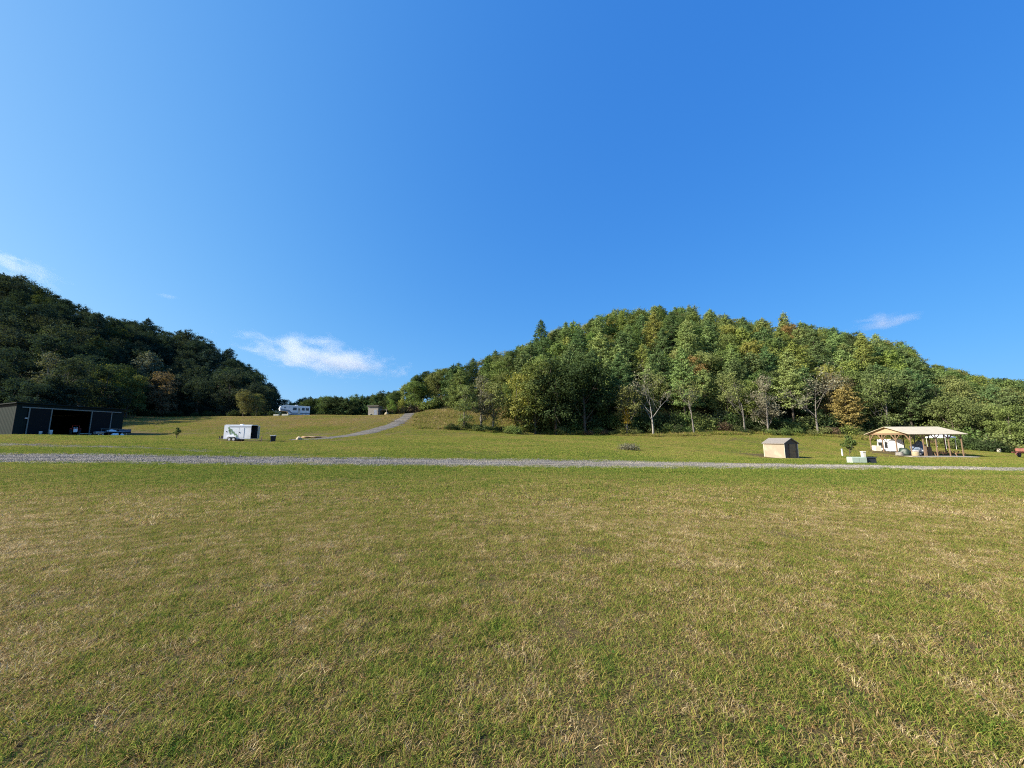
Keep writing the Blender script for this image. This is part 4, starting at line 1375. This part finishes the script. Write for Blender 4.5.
# ------------------------------------------------------------------ fifth-wheel camper on the bank
Ycam = 118
pa = ground_at(279, 116, 416); pb = ground_at(309.5, 121, 416)
Lr = math.hypot(pb.x - pa.x, pb.y - pa.y)
rv = empty('camper_trailer', (pa.x, pa.y, ray_z(416.6, 117)), math.atan2(pb.y - pa.y, pb.x - pa.x))
tag(rv, 'large white fifth-wheel camper with raised nose parked on top of the bank', 'camper')
W = 2.5
MB().prism([(2.6, .75), (Lr, .75), (Lr, 3.35), (2.2, 3.5), (.9, 3.5), (.25, 3.1), (0, 2.4), (.25, 1.75), (2.2, 1.6)], 0, W, 'Y').build('body', M['white'], rv)
MB().prism([(2.1, 3.52), (Lr - .1, 3.37), (Lr - .1, 3.42), (2.1, 3.58)], .2, W - .2, 'Y').build('roof', M['offwhite'], rv)
MB().prism([(.3, 1.8), (2.2, 1.66), (3.1, .95), (Lr, .95), (Lr, 1.35), (3.4, 1.3), (2.5, 2.1), (.35, 2.3)], -.012, -.003, 'Y').build('grey_graphic', M['rv_grey'], rv)
for a, b_, z0, z1 in ((3.6, 4.5, 2.1, 2.8), (6.0, 6.7, 2.1, 2.8), (7.1, 7.9, 2.1, 2.8), (8.2, 9.0, 2.1, 2.8)):
    if b_ < Lr:
        wf = MB().box(a - .06, b_ + .06, -.03, -.014, z0 - .06, z1 + .06).build('window', M['rv_grey'], rv)
        MB().box(a, b_, -.04, -.031, z0, z1).build('pane', M['glass'], wf)
dr = MB().box(4.9, 5.55, -.03, -.014, .95, 2.85).build('door', M['offwhite'], rv); MB().box(5.05, 5.4, -.04, -.031, 2.0, 2.6).build('pane', M['glass'], dr)
MB().box(.5, .62, -.06, -.013, 2.0, 2.6).box(1.2, 1.7, -.02, -.013, 2.5, 3.0).build('nose_decal', M['rv_grey'], rv)
for xx in (6.3, 7.2):
    wheel(rv, xx, .05, .42, .25); wheel(rv, xx, W - .05, .42, .25)
for s in (.4, W - .4): MB().bar((1.6, s, -.3), (1.6, s, 1.7), .12).build('landing_leg', M['black'], rv)
MB().bevel_box(4.2, 5.0, .8, 1.6, 3.55, 3.75, .05).build('roof_air_unit', M['white'], rv)
MB().box(2.9, Lr - .1, .1, W - .1, .45, .745).build('underframe', M['black'], rv)
for px_, s_, lab in ((276.5, .7, 'pale crate on the bank under the camper nose'), (285.5, .9, 'pale crate on the bank beside the camper landing leg')):
    p = ground_at(px_, 114, 416.5)
    o = MB().box(-s_, s_, -.4, .4, 0, .18).box(-s_, s_, -.4, .4, .24, .55).bar((-s_ + .1, 0, .18), (-s_ + .1, 0, .24), .12).bar((s_ - .1, 0, .18), (s_ - .1, 0, .24), .12).build('crate', M['offwhite'], None, p, .1); tag(o, lab, 'crate')

# ------------------------------------------------------------------ grey hut on the crest
p = ground_at(373, 118, 413); p.z = min(p.z, ray_z(416.3, 118))
hut = empty('grey_hut', p, -.12)
tag(hut, 'small weathered grey wooden hut with a flat roof on the crest', 'hut')
hw = MB(); hw.box(-1.6, 1.6, 0, .12, 0, 3.0); hw.box(-1.6, 1.6, 2.6, 2.72, 0, 2.8); hw.box(-1.6, -1.48, .12, 2.6, 0, 2.9); hw.box(1.48, 1.6, .12, 2.6, 0, 2.9)
hw.build('wall', M['old_wood'], hut)
MB().prism([(-.4, 3.05), (3.0, 2.85), (3.0, 3.0), (-.4, 3.25)], -1.9, 1.9, 'X').build('roof', M['shingle'], hut)
wn = MB().box(-.95, -.1, -.05, -.003, .2, .95).build('window', M['offwhite'], hut); MB().box(-.85, -.2, -.07, -.053, .28, .87).build('pane', M['glass'], wn)
dr = MB().box(.3, 1.25, -.05, -.003, .1, 2.0).build('door', M['rv_grey'], hut); MB().box(.4, .48, -.09, -.053, 1.0, 1.12).build('handle', M['black'], dr)
lt = MB(); lt.box(1.8, 4.2, .4, 2.4, 1.9, 2.05)
for xx in (1.9, 4.1):
    for yy in (.5, 2.3): lt.bar((xx, yy, -.3), (xx, yy, 1.9), .12)
lt.build('lean_to', M['old_wood'], hut)
p = ground_at(386.5, 116, 415); blob('hay_bale', p.x, p.y, p.z, .6, .6, .7, M['straw'], 'pale bale at the crest just right of the grey hut', 'bale', 21, .05)

# ------------------------------------------------------------------ tan shed
SY = 51
p0 = ground_at(785.3, SY, 457.5)
a_ = R(72)
LS, WS = 2.9, 2.4
uL = Vector((-math.cos(a_), math.sin(a_), 0))    # along the lit long wall, leading away
uG = Vector((math.sin(a_), math.cos(a_), 0))      # along the gable wall
# local x along uG (gable width), local y along uL (length)
sh = empty('garden_shed', (p0.x, p0.y, p0.z - .02), math.atan2(uG.y, uG.x))
tag(sh, 'tan garden shed with grey gable roof and brown door in the meadow', 'shed')
MB().box(-.05, WS + .05, -.05, LS + .05, -.25, .08).build('skid_base', M['old_wood'], sh)
HS, HP = 1.95, 2.55
sw = MB(); sw.box(0, .08, 0, LS, .08, HS); sw.box(WS - .08, WS, 0, LS, .08, HS)
sw.build('side_wall', M['tan'], sh)
for yy in (0, LS - .08):
    g_ = MB().prism([(.082, .08), (WS - .082, .08), (WS - .082, HS), (WS / 2, HP - .03), (.082, HS)], yy, yy + .08, 'Y').build('gable_wall', M['tan_trim'], sh)
MB().prism([(-.18, HS - .06), (WS / 2, HP + .02), (WS + .18, HS - .06), (WS + .18, HS + .03), (WS / 2, HP + .12), (-.18, HS + .03)], -.15, LS + .15, 'Y').build('roof', M['shingle'], sh)
dr = MB().box(.85, 1.95, -.05, -.003, .1, 1.85).build('door', M['door_brown'], sh)
MB().box(.77, .847, -.06, -.003, .1, 1.93).box(1.953, 2.03, -.06, -.003, .1, 1.93).box(.847, 1.953, -.06, -.003, 1.853, 1.93).build('door_frame', M['tan_trim'], dr)
MB().box(1.75, 1.82, -.1, -.053, .9, 1.02).build('handle', M['black'], dr)
MB().box(-.03, .03, -.035, .0, .08, HS - .08).box(WS - .03, WS + .03, -.035, 0, .08, HS - .08).box(-.035, -.003, LS - .03, LS + .03, .08, HS - .08).build('corner_trim', M['offwhite'], sh)
EXCLUDE.append((p0.x + (uG * WS / 2 + uL * LS / 2).x, p0.y + (uG * WS / 2 + uL * LS / 2).y, 1.8))

# ------------------------------------------------------------------ utility boxes by the road
p = ground_at(857.0, 33, 462)
tb = empty('transformer_box', p, -.15)
tag(tb, 'long low pale green transformer box beside the gravel road', 'utility box')
MB().box(-.62, .6, -.4, .4, -.1, .05).build('pad', M['concrete'], tb)
MB().bevel_box(-.58, .56, -.33, .33, .052, .52, .04).build('housing', M['mint'], tb)
MB().box(-.55, -.02, -.345, -.333, .1, .45).box(.02, .53, -.345, -.333, .1, .45).build('door', M['mint'], tb)
p = ground_at(864.2, 33.2, 462)
pe = empty('utility_pedestal', p, -.1)
tag(pe, 'narrow upright white utility pedestal between green and dark boxes', 'utility pedestal')
MB().bevel_box(-.13, .13, -.13, .13, -.1, .93, .03).build('body', M['offwhite'], pe); MB().bevel_box(-.16, .16, -.16, .16, .935, 1.0, .03).build('cap', M['offwhite'], pe)
p = ground_at(869.3, 33.0, 462)
db = empty('meter_box', p, -.1)
tag(db, 'dark charcoal utility box, nearest the pavilion of the roadside boxes', 'utility box')
MB().bevel_box(-.38, .38, -.3, .3, -.05, .46, .05).build('body', M['charcoal'], db); MB().bevel_box(-.41, .41, -.33, .33, .463, .54, .03).build('lid', M['charcoal'], db)
p = ground_at(842.3, 58, 454)
o = MB().bar((0, 0, -.1), (0, 0, 1.0), .11).bar((0, 0, 1.0), (0, 0, 1.06), .15).build('marker_post', M['white'], None, p); tag(o, 'thin white post standing left of the round-headed sapling', 'post')

# ------------------------------------------------------------------ open timber pavilion
n0 = Vector((ray_x(912.5, 456, 62), 62, 0)); n1_ = Vector((ray_x(875, 453.5, 70), 70, 0)); n2_ = Vector((ray_x(964, 457.5, 61), 61, 0))
WG = 8.3; LP = 8.6
ang = math.atan2((n2_ - n0).y, (n2_ - n0).x)
pz = h1(n0.x + 3, n0.y + 1)
pv = empty('open_pavilion', (n0.x, n0.y, pz), ang)      # local x along the long side, local y into the depth
tag(pv, 'open-sided timber pavilion with a pale tan gable roof in the meadow', 'pavilion')
LP = (n2_ - n0).length
EH, RH = 3.4, 4.7
MB().box(-1.0, LP + 1.0, -1.3, WG + .5, -.7, .05).build('slab', M['concrete'], pv)
for yy in (0, WG):
    nn = 5
    for k_ in range(nn):
        xx = LP * k_ / (nn - 1)
        ps = MB().box(xx - .055, xx + .055, yy - .055, yy + .055, .05, EH).build('post', M['timber'], pv)
for yy in (WG / 3, 2 * WG / 3):
    MB().box(-.06, .06, yy - .06, yy + .06, .05, EH).build('post', M['timber'], pv)
    MB().box(LP - .06, LP + .06, yy - .06, yy + .06, .05, EH).build('post', M['timber'], pv)
for yy in (0, WG): MB().box(-.3, LP + .3, yy - .08, yy + .08, EH, EH + .25).build('beam', M['timber'], pv)
for xx in (0, LP): MB().box(xx - .08, xx + .08, .081, WG - .081, EH, EH + .25).build('beam', M['timber'], pv)
for yy in (0, WG / 3, 2 * WG / 3, WG):
    for s in (-1, 1):
        if 0 <= yy + s * .9 <= WG: MB().bar((0, yy + s * .1, EH - .85), (0, yy + s * .85, EH - .03), .11).build('brace', M['timber'], pv)
for k_ in range(5):
    xx = LP * k_ / 4
    for s in (-1, 1):
        if 0 <= xx + s * .5 <= LP: MB().bar((xx + s * .1, 0, EH - .6), (xx + s * .55, 0, EH - .03), .1).build('brace', M['timber'], pv)
for xx in (-.12, LP + .06):
    MB().prism([(-.1, EH + .252), (WG + .1, EH + .252), (WG / 2, RH - .04)], xx, xx + .06, 'X').build('gable', M['gable_wood'], pv)
MB().prism([(-.55, EH + .05), (WG / 2, RH), (WG + .55, EH + .05), (WG + .55, EH + .12), (WG / 2, RH + .07), (-.55, EH + .12)], -.55, LP + .55, 'X').build('roof', ribbed('pavilion_roof', (.50, .44, .32), 'X', .25, .6, 0), pv)
for ex_ in (0, LP / 2, LP):
    for ey_ in (-.5, 2.5, 5.5): EXCLUDE.append((n0.x + ex_, n0.y + ey_, 1.0))


def pav(x_, y_, z_=.05):
    return pv.matrix_basis @ Vector((x_, y_, z_)) if False else Matrix.Translation((n0.x, n0.y, pz)) @ Matrix.Rotation(ang, 4, 'Z') @ Vector((x_, y_, z_))


def pav_px(px, y_, py=452):
    """local x under the pavilion roof that projects to column px at local depth y_"""
    lo_, hi_ = -6., 14.
    for _ in range(40):
        m_ = (lo_ + hi_) / 2
        w_ = pav(m_, y_)
        if proj(w_.x, w_.y, w_.z)[0] < px: lo_ = m_
        else: hi_ = m_
    return m_


ys_ = min(np.arange(0, 8, .1), key=lambda yy: abs(proj(*pav(2.0, yy))[0] - 891.5))
cc = empty('small_camper', pav(2.0, ys_), ang + PI / 2 - .1)
cc.scale = (.68, 1, .95)
tag(cc, 'white camper trailer with dark window parked under the pavilion gable', 'camper')
MB().prism([(-2.4, .6), (2.4, .6), (2.5, 1.6), (2.3, 2.75), (-2.2, 2.75), (-2.5, 1.7)], -.95, .95, 'Y').build('body', M['white'], cc)
for a, b_ in ((.2, 1.9), (-1.3, -.5)):
    wf = MB().box(a - .05, b_ + .05, .953, .98, 1.15, 2.2).build('window', M['steel'], cc); MB().box(a, b_, .981, .99, 1.2, 2.15).build('pane', M['glass'], wf)
wf = MB().box(-.7, .7, -.98, -.953, 1.2, 2.0).build('window', M['steel'], cc); MB().box(-.65, .65, -.99, -.981, 1.25, 1.95).build('pane', M['glass'], wf)
wheel(cc, .1, -.9, .33, .2); wheel(cc, .1, .9, .33, .2)
MB().box(-2.3, 2.3, -.9, .9, .4, .597).build('underframe', M['black'], cc)
q_ = pav(pav_px(877.5, 6.5), 6.5); o = MB().bevel_box(-.5, .5, -.4, .4, 0, 1.5, .04).box(-.42, .42, -.42, -.403, .1, 1.4).build('cupboard', M['offwhite'], None, q_, ang); tag(o, 'cream cupboard at the far corner under the pavilion gable', 'cupboard')
q_ = pav(pav_px(905, 2.2), 2.2); blob('covered_pile', q_.x, q_.y, q_.z, .75, .8, 1.0, M['tarp'], 'pile under a green tarpaulin inside the near gable post', 'covered pile', 31, .12)
q_ = pav(pav_px(900, 1.0), 1.0); blob('firewood_pile', q_.x, q_.y, q_.z, .6, .5, .45, M['old_wood'], 'low grey wood pile inside the third gable post', 'wood pile', 33, .2)
q_ = pav(pav_px(914, -.1), -.45); o = MB().lathe([(.42, 0), (.45, .1), (.45, .6), (.42, .7)], 18, 0, Matrix.Identity(4)).build('straw_bale', M['straw'], None, q_, 0, True); tag(o, 'tan round bale at the foot of the near corner post', 'bale')
# four-wheeler
q_ = pav(pav_px(920, 1.6), 1.6)
at_ = empty('quad_bike', q_, ang + .3)
tag(at_, 'dark blue quad bike with white fenders under the pavilion eave', 'quad bike')
MB().bevel_box(-.75, .75, -.22, .22, .45, .8, .07).build('body', M['bluegrey'], at_)
MB().bevel_box(-.65, .1, -.18, .18, .8, .95, .05).build('seat', M['black'], at_)
for sx_ in (-.6, .6):
    MB().bevel_box(sx_ - .33, sx_ + .33, -.55, .55, .72, .8, .03).build('fender', M['white'], at_)
    for sy_ in (-.42, .42): wheel(at_, sx_, sy_, .3, .22)
MB().tube([(.35, 0, .8), (.25, 0, 1.15)], .03, 6).tube([(.2, -.4, 1.18), (.25, 0, 1.15), (.2, .4, 1.18)], .02, 6).build('handlebar', M['black'], at_)
q_ = pav(pav_px(919.5, 3.6), 3.6); blob('covered_mower', q_.x, q_.y, q_.z, .9, 1.0, 1.6, M['bluegrey'], 'blue-grey covered machine standing behind the quad bike', 'covered machine', 37, .18)


def picnic(px_, y_, lab):
    q_ = pav(pav_px(px_, y_), y_)
    t_ = empty('picnic_table', q_, ang + .15)
    tag(t_, lab, 'picnic table', 'picnic tables under the pavilion')
    tp = MB()
    for k_ in range(5): tp.box(-.9, .9, -.37 + k_ * .15, -.235 + k_ * .15, .72, .76)
    tp.build('tabletop', M['brick'], t_)
    for s in (-1, 1):
        MB().box(-.9, .9, s * .72 - .13, s * .72 + .13, .42, .46).build('bench', M['brick'], t_)
        lg = MB(); lg.bar((s * .65, -.6, 0), (s * .65, -.2, .72), .08); lg.bar((s * .65, .6, 0), (s * .65, .2, .72), .08); lg.bar((s * .65, -.75, .385), (s * .65, .75, .385), .07)
        lg.build('leg', M['timber'], t_)


picnic(936, 2.0, 'brown picnic table nearest the quad bike under the pavilion')
picnic(946, 2.6, 'brown picnic table between the other two under the pavilion')
picnic(957, 2.0, 'brown picnic table at the open right end of the pavilion')
q_ = pav(pav_px(926.2, .9), .9); o = MB().box(-.13, .13, -.13, .13, 0, 1.75).box(-.16, .16, -.16, .16, 1.75, 1.8).build('short_post', M['timber'], None, q_, ang); tag(o, 'stout waist-high timber post beside the quad bike', 'post')
q_ = pav(pav_px(929.2, 1.5), 1.5); o = MB().box(-.3, .3, -.25, .25, 0, 1.45).box(-.25, .25, -.275, -.253, .1, 1.35).build('brown_cabinet', M['tan_trim'], None, q_, ang); tag(o, 'dark brown cabinet right behind the stout timber post', 'cabinet')
# pop-up canopy beyond
q_ = ground_at(941.5, 79, 445)
cn = empty('canopy_tent', q_, .25)
tag(cn, 'white pop-up canopy with domed top on the grass behind the pavilion', 'canopy tent')
cw = 1.45; top = 2.35
for sx_ in (-1, 1):
    for sy_ in (-1, 1): MB().bar((sx_ * cw, sy_ * cw, -.2), (sx_ * cw, sy_ * cw, top), .07).build('leg', M['rim'], cn)
cv = MB(); N_ = 8; vs = []; fs = []
for i_ in range(N_ + 1):
    for j_ in range(N_ + 1):
        a = -1 + 2 * i_ / N_; b_ = -1 + 2 * j_ / N_
        vs.append((a * (cw + .08), b_ * (cw + .08), top + .65 * (1 - abs(a) ** 2) * (1 - abs(b_) ** 2)))
for i_ in range(N_):
    for j_ in range(N_): fs.append((i_ * (N_ + 1) + j_, (i_ + 1) * (N_ + 1) + j_, (i_ + 1) * (N_ + 1) + j_ + 1, i_ * (N_ + 1) + j_ + 1))
cv.add(vs, fs)
e_ = cw + .08
for a, b_ in (((-e_, -e_), (e_, -e_)), ((e_, -e_), (e_, e_)), ((e_, e_), (-e_, e_)), ((-e_, e_), (-e_, -e_))):
    cv.add([(a[0], a[1], top), (b_[0], b_[1], top), (b_[0], b_[1], top - .25), (a[0], a[1], top - .25)], [(0, 1, 2, 3)])
cvo = cv.build('cover', M['white'], cn)
cvo.modifiers.new('thick', 'SOLIDIFY').thickness = .015

# white barrel and red implement at the right
q_ = ground_at(999.3, 76, 454)
o = MB().lathe([(.26, 0), (.3, .04), (.3, .3), (.315, .33), (.3, .36), (.3, .66), (.28, .72)], 18).build('barrel', M['offwhite'], None, q_, 0, True); tag(o, 'small cream barrel at the foot of the dark wood beyond the pavilion', 'barrel')
q_ = ground_at(1025, 60, 459)
im = empty('hay_rake', q_, .35)
im.scale = (1.15, 1.15, 1.15)
tag(im, 'red hay rake with pale spoked wheels on the grass near the dark wood', 'hay rake')
MB().bar((-1.6, -.6, .75), (2.4, .8, .85), .14).bar((-1.6, .5, .75), (2.2, -.8, .8), .12).bar((-1.6, 0, .75), (-2.3, 0, .5), .12).build('frame', M['rust'], im)
MB().bevel_box(-.5, 1.7, -.5, .6, .86, 1.25, .08).build('hopper', M['rust'], im)
for xx, yy, r_ in ((-1.3, -.75, .5), (-.5, -.8, .5), (1.6, -.95, .55), (1.6, .95, .55)):
    wheel(im, xx, yy, r_, .14, 'rust')
rk = MB()
for k_ in range(9): rk.tube([(-1.2 + .38 * k_, -.85, .85), (-1.3 + .38 * k_, -1.1, .4), (-1.15 + .38 * k_, -1.05, .03)], .02, 4)
rk.build('tines', M['rim'], im)

# ------------------------------------------------------------------ grass cover
def ok_mask(P, r):
    x, y = P[:, 0], P[:, 1]
    d = np.minimum(np.minimum(min_dist(x, y, road_A, road_w), min_dist(x, y, drive_A, drive_w)), min_dist(x, y, trk_A, trk_w * .6))
    ok = d > r * .92
    for ex, ey, er in EXCLUDE:
        ok &= (x - ex) ** 2 + (y - ey) ** 2 > (er + r * .6) ** 2
    px = 512 + 389 * x / np.maximum(y, 1)
    ok &= y < forest_start(np.clip(px, -300, 1300)) + 1.0
    return ok, d


print('grass')
near = [patch_mesh('grass', 1.1, 34000, .0038, .058, 1.7, M['blade'], 9, 201 + i, .022) for i in range(4)]
mid_ = [patch_mesh('grass', 2.3, 30000, .008, .075, 1.4, M['blade'], 8, 211 + i, .05) for i in range(4)]
far_ = [patch_mesh('grass', 3.6, 14000, .02, .085, 1.0, M['blade'], 6, 221 + i, .1, .6) for i in range(3)]
edge = [patch_mesh('grass', .5, 1100, .011, .10, .9, M['blade'], 6, 231 + i, .05, .75) for i in range(3)]
tallm = [patch_mesh('grass', 1.8, 2500, .05, .55, .5, M['tall'], 9, 241 + i, .12) for i in range(3)]
P = fan_points(1.0, 10.2, 1.15); ok, d = ok_mask(P, 1.1); P = P[ok]
scatter('lawn_grass', near, P, rng.uniform(.9, 1.1, len(P)), 'short mown grass of the near lawn, green mixed with dry tan blades', 'grass')
def straw_mesh(seed):
    me = patch_mesh('dry_stalks', 1.1, 110, .0032, .11, 3.2, M['blade'], 1, seed, .02)
    n_ = len(me.vertices); me.attributes['rnd'].data.foreach_set('value', np.repeat(rng.uniform(.85, 1.15, n_ // 5), 5).astype(np.float32))
    return me


def weed_mesh(seed, nc=4):
    q = np.random.default_rng(seed); C = []; rn = []
    for k in range(nc):
        a = q.random() * 2 * PI; f = 1.1 * math.sqrt(q.random()); n_ = int(q.integers(5, 22)); w_ = q.uniform(.04, .12)
        C.append(np.stack([math.cos(a) * f + q.normal(0, w_, n_), math.sin(a) * f + q.normal(0, w_, n_), q.uniform(.015, .05, n_)], -1))
        rn.append(np.full(n_, q.choice([-.05, .05, .15, .62], p=[.3, .3, .25, .15])) + q.normal(0, .04, n_))
    C = np.concatenate(C); rn = np.concatenate(rn)
    me = crown_mesh('weeds', C, .019, unit(q.normal(size=(len(C), 3)) * .5 + np.array([0, 0, 1])), q, M['blade'], .85, rn)
    return me


Pw = fan_points(1.0, 11, 1.9)
scatter('dry_stalks', [straw_mesh(261 + i) for i in range(3)], Pw, rng.uniform(.8, 1.2, len(Pw)), 'loose dry straw-coloured stalks lying on the near lawn', 'dry stalks')
scatter('weeds', [weed_mesh(271 + i) for i in range(4)], Pw + .6, rng.uniform(.8, 1.2, len(Pw)), 'small clover-like weeds and dead leaves among the lawn grass', 'weeds')
P = fan_points(10.0, 28, 2.3); ok, d = ok_mask(P, 2.3); P1 = P[ok & (P[:, 1] < 25)]
scatter('verge_grass', mid_, P1, rng.uniform(.9, 1.1, len(P1)), 'mown grass of the far lawn up to the gravel road', 'grass')
P = fan_points(28.5, 118, 4.0); ok, d = ok_mask(P, 3.6); P2 = P[ok]
scatter('meadow_grass', far_, P2, rng.uniform(.9, 1.15, len(P2)), 'meadow grass beyond the gravel road', 'grass')
Pe = []
Q = fan_points(18, 35, .55); ok, d = ok_mask(Q, .0); Pe.append(Q[((d > -.15) & (d < 3.2)) | ((d > -1.1) & (d <= -.15) & (rng.random(len(Q)) < .25))])
Q = fan_points(34, 118, .9); _, d = ok_mask(Q, 0); dm = min_dist(Q[:, 0], Q[:, 1], drive_A, drive_w); dt_ = min_dist(Q[:, 0], Q[:, 1], trk_A, trk_w * .6)
Pe.append(Q[((dm > 0) & (dm < 3.4)) | ((dt_ > 0) & (dt_ < 3.0)) | ((dt_ <= 0) & (rng.random(len(Q)) < .55))])
Pe = np.concatenate(Pe)
scatter('roadside_grass', edge, Pe, rng.uniform(.8, 1.3, len(Pe)), 'ragged grass edging the gravel road and driveway', 'grass')
# rough unmown grass on the knoll and the wood edge
Q = fan_points(84, 120, 2.2, 395, 1050)
px = 512 + 389 * Q[:, 0] / Q[:, 1]
fs_ = forest_start(px)
knoll = (px > 415) & (px < 530) & (Q[:, 1] > 88 - (px - 415) * .0) & (Q[:, 1] < 116)
rim_ = (px >= 530) & (Q[:, 1] > fs_ - 5 - 3 * np.sin(px * .03)) & (Q[:, 1] < fs_ + 1.5)
dm = min_dist(Q[:, 0], Q[:, 1], drive_A, drive_w)
Q = Q[(knoll | rim_) & (dm > 2)]
scatter('rough_grass', tallm, Q, rng.uniform(.6, 1.2, len(Q)), 'tall unmown grass on the knoll and along the wood edge', 'grass')
def stone_patch(name, r, n, size, m, seed):
    q = np.random.default_rng(seed)
    rr = r * np.sqrt(q.random(n)); th = q.random(n) * 2 * PI
    C = np.stack([rr * np.cos(th), rr * np.sin(th), np.zeros(n)], -1)
    base = np.array([[1, 0, 0], [0, 1, 0], [-1, 0, 0], [0, -1, 0], [0, 0, .8], [0, 0, -.5]])
    fc = np.array([[0, 1, 4], [1, 2, 4], [2, 3, 4], [3, 0, 4], [1, 0, 5], [2, 1, 5], [3, 2, 5], [0, 3, 5]])
    s_ = size * (.4 + 1.1 * q.random(n) ** 2)
    V = base[None] * (s_[:, None, None]) * (.7 + .6 * q.random((n, 6, 1)))
    an = q.random(n) * 2 * PI
    ca, sa = np.cos(an)[:, None], np.sin(an)[:, None]
    V = np.stack([V[..., 0] * ca - V[..., 1] * sa, V[..., 0] * sa + V[..., 1] * ca, V[..., 2]], -1) + C[:, None]
    Fi = (fc[None] + (np.arange(n) * 6)[:, None, None]).reshape(-1, 3)
    return fast_mesh(name, V.reshape(-1, 3), 3, Fi, [m])


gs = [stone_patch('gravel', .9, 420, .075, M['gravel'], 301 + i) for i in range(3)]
gd_ = [stone_patch('gravel', .9, 260, .06, M['drive'], 311 + i) for i in range(3)]
G = []
for xx in np.arange(-48, 50, .8):
    for oy in np.linspace(-1, 1, 10) * (3.0 if xx < 0 else 3.0 - .9 * min(1, xx / 30)):
        G.append((xx + random.uniform(-.3, .3), float(np.interp(xx, road_A[:, 0], road_A[:, 1])) + oy + random.uniform(-.2, .2)))
G = np.array(G)
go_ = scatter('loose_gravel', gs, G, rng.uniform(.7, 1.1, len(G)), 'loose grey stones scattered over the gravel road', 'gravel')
G = []
for A_, w_ in ((drive_A, drive_w), (trk_A, trk_w)):
    for i_ in range(0, len(A_), 2):
        if A_[i_, 0] < -60 and A_ is trk_A: continue
        for _ in range(3):
            G.append((A_[i_, 0] + random.uniform(-.5, .5) * w_[i_], A_[i_, 1] + random.uniform(-.45, .45) * w_[i_]))
G = np.array(G)
scatter('track_gravel', gd_, G, rng.uniform(.7, 1.2, len(G)), 'loose brownish stones on the driveway and side track', 'gravel')
print('grass patches', len(P1), len(P2), len(Pe), len(Q))

# ------------------------------------------------------------------ clouds: real volumes a few kilometres away
def cloud(px, py, Y, wd, ht, dens, seed, tilt=0.0, thr=.5, lab=''):
    x = ray_x(px, py, Y); z = ray_z(py, Y)
    me = bpy.data.meshes.new('cloud')
    import bmesh
    bm = bmesh.new(); bmesh.ops.create_icosphere(bm, subdivisions=3, radius=1); bm.to_mesh(me); bm.free()
    o = bpy.data.objects.new('cloud', me); COL.objects.link(o)
    o.location = (x, Y, z); o.scale = (wd / 2, wd / 4, ht / 2); o.rotation_euler = (0, tilt, math.atan2(-x, Y))
    m_ = bpy.data.materials.new('cloud_vapour'); m_.use_nodes = True
    t = m_.node_tree; t.nodes.remove(t.nodes['Principled BSDF'])
    tc = t.nodes.new('ShaderNodeTexCoord')
    ln = t.nodes.new('ShaderNodeVectorMath'); ln.operation = 'LENGTH'; t.links.new(tc.outputs['Object'], ln.inputs[0])
    mp = t.nodes.new('ShaderNodeMapping'); mp.inputs['Scale'].default_value = (1.3 * wd / 500, .7 * wd / 500, 1.15 * ht / 200); mp.inputs['Location'].default_value = (seed * 3.7, seed, 0)
    t.links.new(tc.outputs['Object'], mp.inputs['Vector'])
    n_ = t.nodes.new('ShaderNodeTexNoise'); n_.inputs['Scale'].default_value = 1.3; n_.inputs['Detail'].default_value = 5; n_.inputs['Roughness'].default_value = .6
    n_.inputs['Distortion'].default_value = .6
    t.links.new(mp.outputs[0], n_.inputs['Vector'])
    fo = rng_node(t, ln.outputs['Value'], .0, 1.0, .30, -.22)
    ad = t.nodes.new('ShaderNodeMath'); ad.operation = 'ADD'; t.links.new(n_.outputs['Fac'], ad.inputs[0]); t.links.new(fo, ad.inputs[1])
    dn = rng_node(t, ad.outputs[0], thr, thr + .35, 0, dens)
    pvn = t.nodes.new('ShaderNodeVolumePrincipled'); pvn.inputs['Color'].default_value = (.97, .97, .98, 1); pvn.inputs['Anisotropy'].default_value = .2
    t.links.new(dn, pvn.inputs['Density'])
    t.links.new(pvn.outputs[0], t.nodes['Material Output'].inputs['Volume'])
    me.materials.append(m_)
    tag(o, lab, 'cloud', kind='stuff')


cloud(326, 358, 2600, 1400, 330, .0055, 1, .10, .47, 'long ragged white cloud low over the gap between the hills')
cloud(18, 268, 2600, 850, 280, .0035, 2, .35, .52, 'thin streaky cloud above the left hill')
cloud(882, 323, 2600, 500, 170, .006, 3, -.05, .48, 'small white cloud above the right shoulder of the centre hill')
cloud(168, 296, 2600, 300, 70, .004, 4, 0, .55, 'faint wisp of cloud above the middle of the left hill')
print('done')
